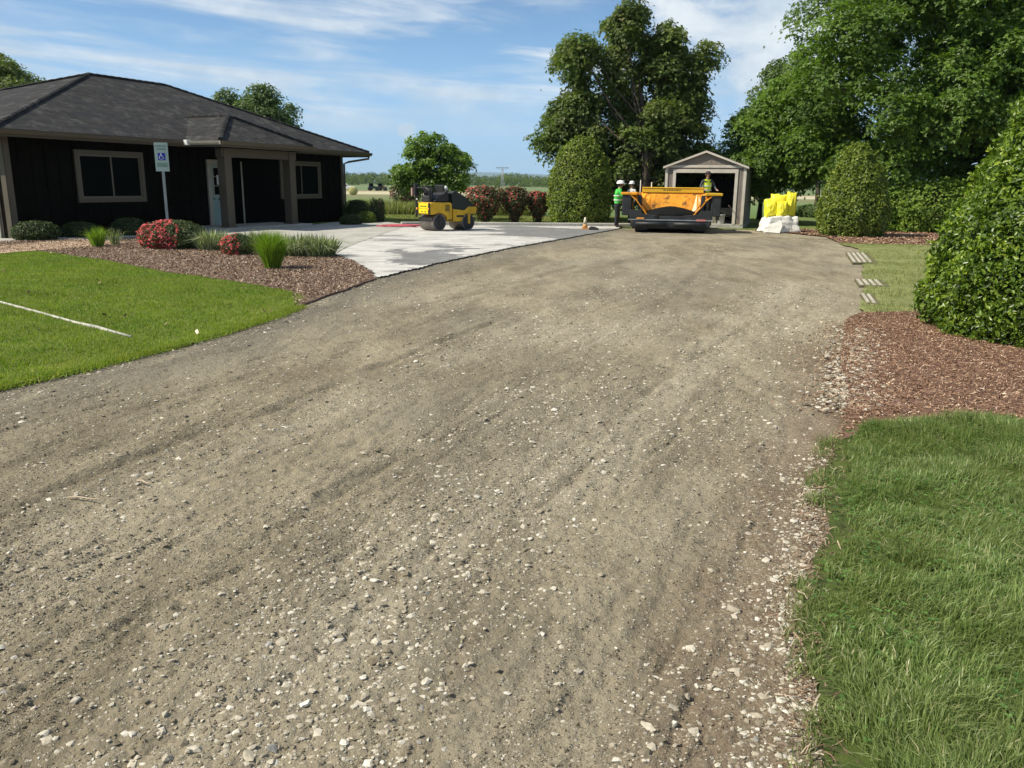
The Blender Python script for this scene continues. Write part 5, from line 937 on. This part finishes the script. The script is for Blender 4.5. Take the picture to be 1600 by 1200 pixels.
mb.M = Matrix.Translation((0, .45, .54)) @ Matrix.Rotation(.4, 4, 'Z') @ Matrix.Diagonal((1.25, .9, 1, 1)); mb.lathe([(.85, 0), (.78, .16), (.6, .28), (.36, .37), (.12, .43), (.02, .44)], 11); mb.M = Matrix.Identity(4)
mb.build('asphalt_mix', plain('hot mix', (.009, .009, .009), .9, bump=1, bscale=25, spec=.1), pav)
mb = MB(); mb.box(-.9, .9, 1.55, 3.0, .5, 1.4); mb.build('engine_body', M['yellow'], pav, .04)
mb = MB(); mb.box(-1.4, 1.5, 3.0, 3.9, .38, .46); mb.build('platform', M['steel_dark'], pav, .01)
mb = MB(); mb.box(-1.5, 1.5, 3.95, 4.5, .08, .38); mb.build('screed', M['steel_dark'], pav, .02)
for s_ in (-1, 1): mb = MB(); mb.prism([(1.0, .3), (4.2, .2), (4.2, .36), (1.0, .46)], 'x', s_ * 1.3 - .05, s_ * 1.3 + .05); mb.build('tow_arm', M['yellow'], pav, .01)
mb = MB(); mb.box(1.5, 1.62, .5, .64, .45, 1.4); mb.build('guard_post', plain('olive grey paint', (.16, .15, .1), .6), pav, .01)
for x0, y0, h_ in ((-1.1, 1.6, 1.98), (-.72, 1.7, 1.9)): mb = MB(); mb.tube([(x0, y0, 1.3), (x0, y0, h_)], .018, 8); mb.build('rod', M['white'], pav)
for s_ in (-1, 1): mb = MB(); mb.tube([(s_ * 1.2 + .1, 2.9, .45), (s_ * 1.2 + .1, 2.9, 1.35), (s_ * 1.2 + .1, 3.8, 1.35), (s_ * 1.2 + .1, 3.8, .45)], .02, 8); mb.build('grab_rail', M['black'], pav)

# ------------------------------------------------------------------ sacks on the bulk bag
g = at(1221, 363.5); bagx, bagy = g[0], g[1] + .35
def pillow(name, c, dim, rz, tilt, mat, label, cat, group, puff=.5, seed=0, parent=None):
    n_ = 14; bm = bmesh.new(); bmesh.ops.create_cube(bm, size=2); bmesh.ops.subdivide_edges(bm, edges=bm.edges, cuts=9, use_grid_fill=True)
    for v in bm.verts:
        x, y, z = v.co; k = (1 - abs(x) ** 4 * .35) * (1 - abs(z) ** 4 * .3); y2 = y * (.35 + .65 * (1 - x ** 6) * (1 - z ** 6)) * k
        nz = vnoise(np.array(x * 3 + seed), np.array(z * 3 + seed * 2.1), seed) - .5; n2 = (vnoise(np.array(x * 5 + seed), np.array(z * 4.5), seed + 5) - .5) * 1.3 + .7 * (vnoise(np.array(x * 13 + seed), np.array(z * 9), seed + 5) - .5)
        v.co = Vector((x * dim[0] * (1 + nz * .22), (y2 + n2 * .3 * (1 if y > 0 else -1)) * dim[1], z * dim[2] * (1 + nz * .25)))
    me = bpy.data.meshes.new(name); bm.to_mesh(me); bm.free(); me.materials.append(mat)
    for p in me.polygons: p.use_smooth = True
    o = bpy.data.objects.new(name, me); C.objects.link(o); o.location = c; o.rotation_euler = (tilt[0], tilt[1], rz); s_ = o.modifiers.new('s', 'SUBSURF'); s_.levels = s_.render_levels = 1
    if parent: o.parent = parent
    if label: tag(o, label, cat, group)
    return o
M['bag_white'] = plain('woven white bulk bag', (.7, .68, .61), .8, var=.1, vscale=4, bump=.5, bscale=14); M['bag_yellow'] = plain('bright yellow sacks', (.86, .76, .04), .42, var=.12, vscale=5, bump=.9, bscale=9, dirt=((.5, .4, .03), .56, .7))
bulk = thing('bulk_bag', (bagx, bagy, 0), R(3), 'low white bulk bag on the ground under the yellow sacks', 'bulk bag')
def bulkmesh():
    bm = bmesh.new(); bmesh.ops.create_cube(bm, size=2); bmesh.ops.subdivide_edges(bm, edges=bm.edges, cuts=9, use_grid_fill=True)
    for v in bm.verts:
        x, y, z = v.co; a_ = math.atan2(y, x); fl_ = .5 + .5 * -z; n1 = float(fbm(np.array(a_ * 3.2 + 20), np.array(z * 1.6), 3, 4, .6)) - .5
        sx_ = .9 + .26 * fl_ + n1 * .5 * (.4 + fl_) + .03 * math.sin(a_ * 11 + z * 2); v.co = Vector((x * .56 * sx_, y * .46 * sx_, .27 + z * .27 + (n1 * .35 if z > .7 else 0)))
    me = bpy.data.meshes.new('sack_body'); bm.to_mesh(me); bm.free(); me.materials.append(M['bag_white']); [setattr(p, 'use_smooth', True) for p in me.polygons]; o = bpy.data.objects.new('sack_body', me); C.objects.link(o); o.parent = bulk; s_ = o.modifiers.new('s', 'SUBSURF'); s_.levels = s_.render_levels = 1
bulkmesh()
for xx in (-.12, .2): mb = MB(); mb.tube([(xx, -.55, .02), (xx, -.5, .3), (xx, -.42, .545), (xx, 0, .56)], .006, 6); mb.build('strap', M['metal_grey'], bulk)
mb = MB(); mb.add([(-.6, -.5, .02), (-.2, -.66, .0), (-.1, -.6, .25), (-.12, -.52, .42), (-.5, -.46, .3), (-.72, -.45, .0)], [(0, 1, 2), (0, 2, 4), (2, 3, 4), (0, 4, 5)]); o = mb.build('flap', M['bag_white'], bulk); s_ = o.modifiers.new('s', 'SOLIDIFY'); s_.thickness = .012
YS = 'yellow sacks standing on the white bulk bag'
for dx_, dy_, w2, h2, z0, rz_, tl, lab in ((-.37, -.1, .2, .27, .82, .1, -.05, 'short yellow sack at the left front of the bulk bag'), (-.08, .06, .27, .42, .9, -.1, .03, 'broad yellow sack with a loose top in the middle of the bulk bag'), (.0, -.22, .2, .28, .8, .15, .02, 'yellow sack at the front centre of the bulk bag'),
                                            (.36, -.02, .19, .45, .93, .2, .1, 'tall yellow sack leaning at the right of the bulk bag'), (.2, .24, .17, .38, .88, -.2, -.08, 'yellow sack at the back between the broad and the tall one'), (-.34, .24, .18, .34, .85, .3, -.1, 'yellow sack half hidden at the back left of the bulk bag')):
    pillow('yellow_sack', (bagx + dx_, bagy + dy_, z0), (w2, .15, h2), rz_, (R(-4), tl, 0)[:2], M['bag_yellow'], lab, 'sack', YS, seed=int(abs(dx_ * 100) + 3))

# ------------------------------------------------------------------ small cone, hose, pipe, bars
g = at(914, 358.8); cn = thing('traffic_cone', (g[0], g[1], .022), 0, 'small faded orange and white cone in front of the kerb', 'cone'); mb = MB(); mb.box(-.13, .13, -.13, .13, 0, .03); mb.build('base', M['lamp_amber'], cn, .006)
mb = MB(); mb.lathe([(.1, .03), (.085, .12), (.072, .18)], 18); mb.build('lower_cone', plain('faded orange', (.5, .27, .1), .7), cn, smoothsh=True)
mb = MB(); mb.lathe([(.0725, .18), (.05, .32), (.035, .4), (.02, .42)], 18); mb.build('white_collar', plain('cream band', (.66, .6, .45), .6), cn, smoothsh=True)
g = at(927, 360); mb = MB(); mb.prism([(-.16, 0), (.18, 0), (.2, .05), (.05, .11), (-.1, .12), (-.17, .06)], 'y', -.08, .08); o = mb.build('dropped_glove', plain('dark cloth', (.05, .045, .04), .9), None, .02); o.location = (g[0], g[1], .021); tag(o, 'dark rag lying beside the small cone', 'rag')
g = at(618, 355.5); mb = MB(); pts = [(.62 * math.cos(t) * (1 + .16 * math.sin(t * 2.3)) + .03 * t * .3, .3 * math.sin(t) * (1 + .1 * math.cos(t * 1.7)), .02 + .012 * (t / 6.28)) for t in np.linspace(0, 6.28 * 4.4, 130)]; pts += [(1.1, .15, .02), (1.5, .05, .02)]; mb.tube(pts, .018, 7)
o = mb.build('red_hose', plain('faded red rubber', (.42, .07, .09), .6), None, smoothsh=True); o.location = (g[0], g[1], .025); tag(o, 'loosely coiled red hose on the lot left of the roller', 'hose')
P0 = [at(*p) for p in ((-120, 432), (-40, 461), (0, 475), (60, 491), (120, 508), (150, 515), (165, 519), (205, 530))]; mb = MB(); mb.tube([(p[0], p[1], .026) for p in P0], [.017, .017, .017, .016, .017, .024, .02, .014], 10); o = mb.build('white_pipe', plain('chalky white pipe', (.4, .385, .33), .7, var=.3, vscale=6, dirt=((.25, .25, .15), .5, .6)), None, smoothsh=True); tag(o, 'white pipe lying across the left lawn', 'pipe')
M['slat'] = plain('pale weathered slats', (.4, .365, .29), .85, var=.2, vscale=8, dirt=((.2, .16, .11), .55, .7))
for q0, q1, q2, n_, lab in (((1323, 397), (1352, 397), (1333, 412), 4, 'pale slatted strip farthest up the drive edge'), ((1337, 439), (1374, 440), (1344, 448), 4, 'pale slatted strip in the middle of the drive edge'), ((1345, 462), (1362, 463), (1354, 476), 2, 'short two bar slatted strip nearest the camera')):
    A0, A1, A2 = at(*q0), at(*q1), at(*q2); t_ = thing('slatted_strip', (A0[0], A0[1], 0), 0, lab, 'slatting', 'slatted strips at the drive edge'); ex = (A1 - A0); ey = (A2 - A0); mb = MB()
    for i in range(n_):
        p = ex * (i / n_); w2 = ex / n_ * .55; vs = [p, p + w2, p + w2 + ey, p + ey]; mb.add([(v[0], v[1], -.01) for v in vs] + [(v[0], v[1], .038) for v in vs], [(3, 2, 1, 0), (4, 5, 6, 7), (0, 1, 5, 4), (1, 2, 6, 5), (2, 3, 7, 6), (3, 0, 4, 7)])
    mb.build('slats', M['slat'], t_)  # pale bars laid over a darker bed
    mb = MB(); vs = [ex * -.05 + ey * -.08, ex * 1.15 + ey * -.08, ex * 1.15 + ey * 1.05, ex * -.05 + ey * 1.05]; mb.add([(v[0], v[1], -.02) for v in vs] + [(v[0], v[1], .028) for v in vs], [(3, 2, 1, 0), (4, 5, 6, 7), (0, 1, 5, 4), (1, 2, 6, 5), (2, 3, 7, 6), (3, 0, 4, 7)]); mb.build('bed', mat_ground('grate bed', (.12, .12, .06), (.17, .15, .09), 8), t_)

# ------------------------------------------------------------------ far things
g = at(785, 287, Y=420); py_ = thing('power_pylon', (g[0], 420, 0), R(10), 'distant lattice power pylon standing above the woods', 'pylon'); mb = MB(); Hh = 9.2
for s_ in ((-1, -1), (1, -1), (1, 1), (-1, 1)): mb.tube([(s_[0] * .9, s_[1] * .9, 0), (s_[0] * .3, s_[1] * .3, Hh * .7), (s_[0] * .2, s_[1] * .2, Hh)], .09, 5)
for k in range(9):
    z0, z1 = k * Hh / 9, (k + 1) * Hh / 9; w0, w1 = .9 - .07 * k, .9 - .07 * (k + 1)
    for s_ in (-1, 1): mb.tube([(-w0, s_ * w0, z0), (w1, s_ * w1, z1)], .05, 4); mb.tube([(w0, s_ * w0, z0), (-w1, s_ * w1, z1)], .05, 4)
mb.build('lattice_mast', M['metal_grey'], py_)
mb = MB(); mb.tube([(-3.2, 0, Hh), (0, 0, Hh + .3), (3.2, 0, Hh)], .14, 5); mb.tube([(-3.2, 0, Hh), (0, 0, Hh - .9), (3.2, 0, Hh)], .1, 5); mb.build('crossarm', M['metal_grey'], py_)
def tractor(px, Y, rz, label, body, k=1.):
    g_ = at(px, 300, Y=Y); t_ = thing('farm_tractor', (g_[0], Y, -.03), rz, label, 'tractor', 'farm vehicles on the field road'); sc = k; t_.scale = (.62, .62, .55)
    mb = MB(); mb.prism([(-1.2 * sc, .7), (1.9 * sc, .7), (1.9 * sc, 1.45), (.5 * sc, 1.6), (-1.2 * sc, 1.5)], 'y', -.45, .45); mb.build('body', body, t_, .06)
    mb = MB(); mb.prism([(-1.1 * sc, 1.5), (.4 * sc, 1.6), (.2 * sc, 2.6), (-.95 * sc, 2.6)], 'y', -.6, .6); mb.build('cab', M['glass'], t_, .05)
    for x_, r_ in ((-.7 * sc, .75), (1.4 * sc, .5)):
        for s_ in (-1, 1): mb = MB(); mb.M = Matrix.Translation((x_, s_ * .75, r_)) @ Matrix.Rotation(R(90), 4, 'X'); mb.lathe([(r_ * .4, -.12), (r_ * .95, -.2), (r_, -.15), (r_, .15), (r_ * .95, .2), (r_ * .4, .12)], 20); mb.build('wheel', M['black'], t_, smoothsh=True)
    return t_
tractor(582, 165, R(15), 'dark green tractor farther left on the pale field road', plain('dark green paint', (.03, .07, .03), .5)); tractor(596, 168, R(-8), 'dark brown loader right of the green tractor on the field road', plain('dark brown paint', (.07, .045, .03), .5), .9)
g = at(536, 300, Y=150); pk = thing('pickup_truck', (g[0], 150, -.03), R(5), 'distant white pickup truck half behind the house corner', 'pickup'); pk.scale = (.8, .8, .8); mb = MB(); mb.prism([(-2.6, .5), (2.6, .5), (2.6, 1.0), (1.3, 1.1), (.7, 1.75), (-.6, 1.75), (-.8, 1.1), (-2.6, 1.1)], 'y', -.9, .9); mb.build('body', M['white'], pk, .08)
mb = MB(); mb.prism([(-.5, 1.15), (1.1, 1.15), (.62, 1.65), (-.5, 1.65)], 'y', -.91, .91); mb.build('side_glass', M['glass'], pk)
for x_ in (-1.7, 1.7):
    for s_ in (-1, 1): mb = MB(); mb.M = Matrix.Translation((x_, s_ * .85, .4)) @ Matrix.Rotation(R(90), 4, 'X'); mb.lathe([(.2, -.1), (.4, -.12), (.4, .12), (.2, .1)], 18); mb.build('wheel', M['black'], pk, smoothsh=True)
g = at(552, 301, Y=108); hb = MB(); hb.M = Matrix.Translation((g[0], 108, .48)) @ Matrix.Rotation(R(90), 4, 'X'); hb.lathe([(.1, -.5), (.46, -.5), (.52, -.42), (.52, .42), (.46, .5), (.1, .5)], 24); o = hb.build('hay_bale', plain('yellowed hay', (.36, .33, .12), .9, var=.3), None, smoothsh=True); tag(o, 'round yellowish hay bale in the far field', 'hay bale')
bush('red_bush', 'orange red shrub at the far field edge left of the roller', 'shrub', (at(634, 300, Y=60)[0], 60), [(.5, 0), (1.0, .5), (1.05, 1.0), (.7, 1.5), (.05, 1.7)], .16, 1500, M['leaf_redbush'], 'kite', None, bump=.15, core=.6)

# ------------------------------------------------------------------ people
M['skin'] = plain('skin', (.42, .24, .16), .55, var=.06); M['pants'] = plain('navy work trousers', (.014, .016, .025), .85, var=.2); M['shirt_dk'] = plain('dark shirt', (.04, .045, .05), .85); M['boot'] = plain('boots', (.03, .022, .016), .7); M['shirt_w'] = plain('light shirt', (.55, .54, .5), .85)
M['vest_g'] = plain('green safety shirt', (.06, .5, .06), .7, var=.12, vscale=6, bump=.4, bscale=9); M['vest_y'] = plain('yellow safety vest', (.75, .85, .05), .7, var=.1); M['band'] = plain('reflective band', (.7, .72, .66), .4); M['hat'] = plain('white hard hat', (.8, .8, .78), .35, var=.02); M['cap_d'] = plain('dark cap', (.04, .03, .03), .8); M['hair'] = plain('dark hair', (.02, .014, .01), .8)
def skinmesh(name, chains, sub=2):
    """chains: lists of (point, radius); each starts at a point already present (or is the root chain)"""
    vs, rs, es, key = [], [], [], {}
    for ch in chains:
        prev = None
        for p, r_ in ch:
            k = tuple(round(c, 4) for c in p)
            if k not in key: key[k] = len(vs); vs.append(p); rs.append(r_)
            i = key[k]
            if prev is not None and prev != i: es.append((prev, i))
            prev = i
    me = bpy.data.meshes.new(name); me.from_pydata(vs, es, []); o = bpy.data.objects.new('tmp', me); C.objects.link(o); sk = o.modifiers.new('sk', 'SKIN'); sk.use_smooth_shade = True
    for i, s_ in enumerate(me.skin_vertices[0].data):
        rr = rs[i]; s_.radius = (rr, rr) if isinstance(rr, (int, float)) else rr; s_.use_root = (i == 0)
    o.modifiers.new('su', 'SUBSURF').levels = sub; m2 = bpy.data.meshes.new_from_object(o.evaluated_get(bpy.context.evaluated_depsgraph_get())); m2.name = name; bpy.data.objects.remove(o)
    for p in m2.polygons: p.use_smooth = True
    return m2
def person(loc, rz, label, arms, legs, shirt, vest=None, hat='hard', group='workers around the paver', lean=0., sleeve=None, bend=0.):
    root = thing('person', loc, rz, label, 'person', group); yb = -lean; hp = (0, 0, .93); ch = (0, yb * .7, 1.28); nk = (0, yb, 1.47); hd = (0, yb * 1.1 - .01, 1.6)
    C_ = [[(hp, (.15, .11)), ((0, yb * .35, 1.1), (.14, .105)), (ch, (.17, .12)), ((0, yb * .9, 1.42), (.1, .08)), (nk, .052), ((0, yb * 1.05 - .005, 1.53), .055), (hd, (.078, .095)), ((0, yb * 1.1, 1.69), (.072, .085))]]
    for s_ in (-1, 1):
        sh = (s_ * .17, yb * .85, 1.4); el, wr, fd = arms[0 if s_ < 0 else 1]; C_.append([(ch, (.17, .12)), (sh, .062), (tuple((np.array(sh) + el) / 2), .052), (el, .044), (tuple((np.array(el) + wr) / 2), .041), (wr, .028)])
        w_v = np.array(wr, float); f_v = np.array(fd, float); f_v /= np.linalg.norm(f_v); sd_ = np.cross(f_v, [0, 0, 1.]); sd_ = sd_ / (np.linalg.norm(sd_) + 1e-6) if np.linalg.norm(sd_) > .1 else np.array([1., 0, 0]); pm_ = w_v + f_v * .07; C_.append([(wr, .028), (tuple(pm_), (.036, .02))])
        for k in range(4): b_ = pm_ + sd_ * (k - 1.5) * .019; C_.append([(tuple(pm_), (.036, .02)), (tuple(b_ + f_v * .03), .0095), (tuple(b_ + f_v * (.055 + .008 * (k in (1, 2))) + np.array([0, 0, -.012])), .0085), (tuple(b_ + f_v * (.07 + .01 * (k in (1, 2))) + np.array([0, 0, -.028])), .007)])
        C_.append([(wr, .028), (tuple(w_v + f_v * .03 - sd_ * s_ * .035), .012), (tuple(w_v + f_v * .065 - sd_ * s_ * .05), .009)])
        kn_, an_ = legs[0 if s_ < 0 else 1]; hj = (s_ * .09, 0, .86); C_.append([(hp, (.15, .11)), (hj, .095), (tuple((np.array(hj) + kn_) / 2), .082), (kn_, .06), (tuple((np.array(kn_) + an_) / 2), .056), (an_, .042), ((an_[0], an_[1] - .06, .045), (.045, .04)), ((an_[0], an_[1] - .17, .035), (.042, .03))])
    me = skinmesh('body', C_); 
    for m_ in (M['skin'], shirt, M['pants'], M['boot']): me.materials.append(m_)
    wrs = [np.array(a_[1]) for a_ in arms]
    for p in me.polygons:
        c = p.center; hand = min(np.linalg.norm(np.array(c) - w_) for w_ in wrs) < .15 and min(np.linalg.norm(np.array(c) - np.array(a_[1]) - np.array(a_[2]) / np.linalg.norm(a_[2]) * .07) for a_ in arms) < .1
        p.material_index = 0 if (c.z > 1.47 or hand) else (3 if c.z < .1 else (2 if c.z < .93 and abs(c.x) < .3 and not min(np.linalg.norm(np.array(c) - (np.array(a_[0]) + a_[1]) / 2) for a_ in arms) < .14 else 1))
    o = bpy.data.objects.new('body', me); C.objects.link(o); o.parent = root
    if vest:
        vm = skinmesh('vest', [[((0, yb * .1, .9), (.172, .135)), ((0, yb * .35, 1.1), (.165, .13)), (ch, (.19, .142)), ((0, yb * .8, 1.385), (.17, .13)), ((0, yb * .95, 1.44), (.1, .09))], [(ch, (.19, .142)), ((-.17, yb * .85, 1.39), .09)], [(ch, (.19, .142)), ((.17, yb * .85, 1.39), .09)]]); vm.materials.append(vest); v_o = bpy.data.objects.new('vest', vm); C.objects.link(v_o); v_o.parent = root
        for zz, rx, ry in ((1.04, .176, .14), (1.2, .188, .146)):
            mb = MB(); vs = []
            for k in range(28): t = 2 * math.pi * k / 28; vs += [(rx * math.cos(t), yb * .4 + ry * math.sin(t), zz - .02), (rx * math.cos(t), yb * .4 + ry * math.sin(t), zz + .02)]
            mb.add(vs, [(2 * k, (2 * k + 2) % 56, (2 * k + 3) % 56, 2 * k + 1) for k in range(28)]); b_ = mb.build('reflective_band', M['band'], v_o); b_.modifiers.new('s', 'SOLIDIFY').thickness = .006
    hx, hy, hz = hd
    mb = MB(); mb.M = Matrix.Translation((hx, hy - .095, hz - .005)); mb.lathe([(.003, -.025), (.014, -.018), (.011, .005), (.006, .03), (.002, .035)], 8); mb.build('nose', M['skin'], root, smoothsh=True)
    for s_ in (-1, 1):
        mb = MB(); mb.M = Matrix.Translation((s_ * .03, hy - .083, hz + .028)); mb.lathe([(.002, -.008), (.011, 0), (.002, .008)], 8); mb.build('eye', M['hair'], root)
        mb = MB(); mb.M = Matrix.Translation((s_ * .08, hy + .005, hz + .01)); mb.lathe([(.004, -.03), (.014, -.015), (.017, .012), (.005, .03)], 8); mb.build('ear', M['skin'], root)
    mb = MB(); mb.box(-.022, .022, hy - .092, hy - .08, hz - .047, hz - .04); mb.build('mouth', plain('lips', (.3, .12, .1), .6), root)
    mb = MB(); mb.M = Matrix.Translation((0, hy + .018, hz + .03)); mb.lathe([(.07, -.08), (.088, -.03), (.09, .03), (.075, .075), (.02, .1)], 16); mb.build('hair', M['hair'], root, smoothsh=True)
    if hat == 'hard':
        mb = MB(); mb.M = Matrix.Translation((0, hy, hz + .055)) @ Matrix.Diagonal((1, 1.18, 1, 1)); mb.lathe([(.112, -.01), (.116, 0), (.1, .01), (.098, .045), (.086, .08), (.056, .105), (.02, .114), (.003, .116)], 22); mb.M = Matrix.Identity(4); mb.add([(-.08, hy - .11, hz + .048), (.08, hy - .11, hz + .048), (.05, hy - .185, hz + .042), (-.05, hy - .185, hz + .042), (-.08, hy - .11, hz + .058), (.08, hy - .11, hz + .058), (.05, hy - .185, hz + .05), (-.05, hy - .185, hz + .05)], [(3, 2, 1, 0), (4, 5, 6, 7), (0, 1, 5, 4), (1, 2, 6, 5), (2, 3, 7, 6), (3, 0, 4, 7)]); mb.build('hard_hat', M['hat'], root, smoothsh=True)
    else:
        mb = MB(); mb.M = Matrix.Translation((0, hy, hz + .05)) @ Matrix.Diagonal((1, 1.12, 1, 1)); mb.lathe([(.098, 0), (.1, .03), (.09, .07), (.05, .098), (.003, .103)], 20); mb.M = Matrix.Identity(4); mb.add([(-.07, hy - .09, hz + .05), (.07, hy - .09, hz + .05), (.05, hy - .175, hz + .035), (-.05, hy - .175, hz + .035), (-.07, hy - .09, hz + .06), (.07, hy - .09, hz + .06), (.05, hy - .175, hz + .043), (-.05, hy - .175, hz + .043)], [(3, 2, 1, 0), (4, 5, 6, 7), (0, 1, 5, 4), (1, 2, 6, 5), (2, 3, 7, 6), (3, 0, 4, 7)]); mb.build('cap', M['cap_d'], root, smoothsh=True)
    return root
# facing local -y; the green worker faces right (+x), arms forward to the hopper
st = (((-.1, 0, .5), (-.11, .03, .09)), ((.1, -.04, .5), (.11, -.02, .09)))
g = at(963, 355.5); gw = person((g[0], g[1], .0), R(82), 'person in green safety shirt and white hard hat reaching towards the hopper', [((-.22, -.16, 1.18), (-.15, -.4, 1.22), (0.1, -1, .1)), ((.22, -.18, 1.2), (.14, -.42, 1.26), (0, -1, .1))], st, M['vest_g'], M['vest_g'], lean=.06); gw.scale = (1.18, 1.25, 1)
g = at(986, 352); person((g[0] + .1, g[1] + .9, .0), R(-50), 'person in light shirt and white hard hat standing behind the hopper', [((-.25, -.06, 1.15), (-.3, -.3, 1.2), (0, -1, .2)), ((.25, -.05, 1.15), (.2, -.28, 1.1), (0, -1, 0))], st, M['shirt_w'], None)
dg = at(1104, 300, Y=32.5); person((dg[0], 32.5, .4), R(8), 'person in yellow safety vest and dark cap driving the paver', [((-.3, -.1, 1.16), (-.24, -.36, 1.08), (0, -1, -.1)), ((.3, -.08, 1.14), (.26, -.34, 1.05), (0, -1, -.1))], st, M['shirt_dk'], M['vest_y'], 'cap', lean=.03)

# ------------------------------------------------------------------ air
def haze():
    mb = MB(); mb.box(-14000, 16000, -3000, 14500, -1.5, 330); m_ = bpy.data.materials.new('haze'); m_.use_nodes = True; t = m_.node_tree
    for n_ in list(t.nodes): t.nodes.remove(n_)
    o = t.nodes.new('ShaderNodeOutputMaterial'); v = t.nodes.new('ShaderNodeVolumePrincipled'); v.inputs['Color'].default_value = (.62, .82, 1, 1); v.inputs['Density'].default_value = HAZE; t.links.new(v.outputs[0], o.inputs['Volume'])
    m_.cycles.homogeneous_volume = True
    ob = mb.build('haze', m_); tag(ob, kind='stuff', label='thin summer haze over the fields', cat='haze')
HAZE = 9e-5
haze()
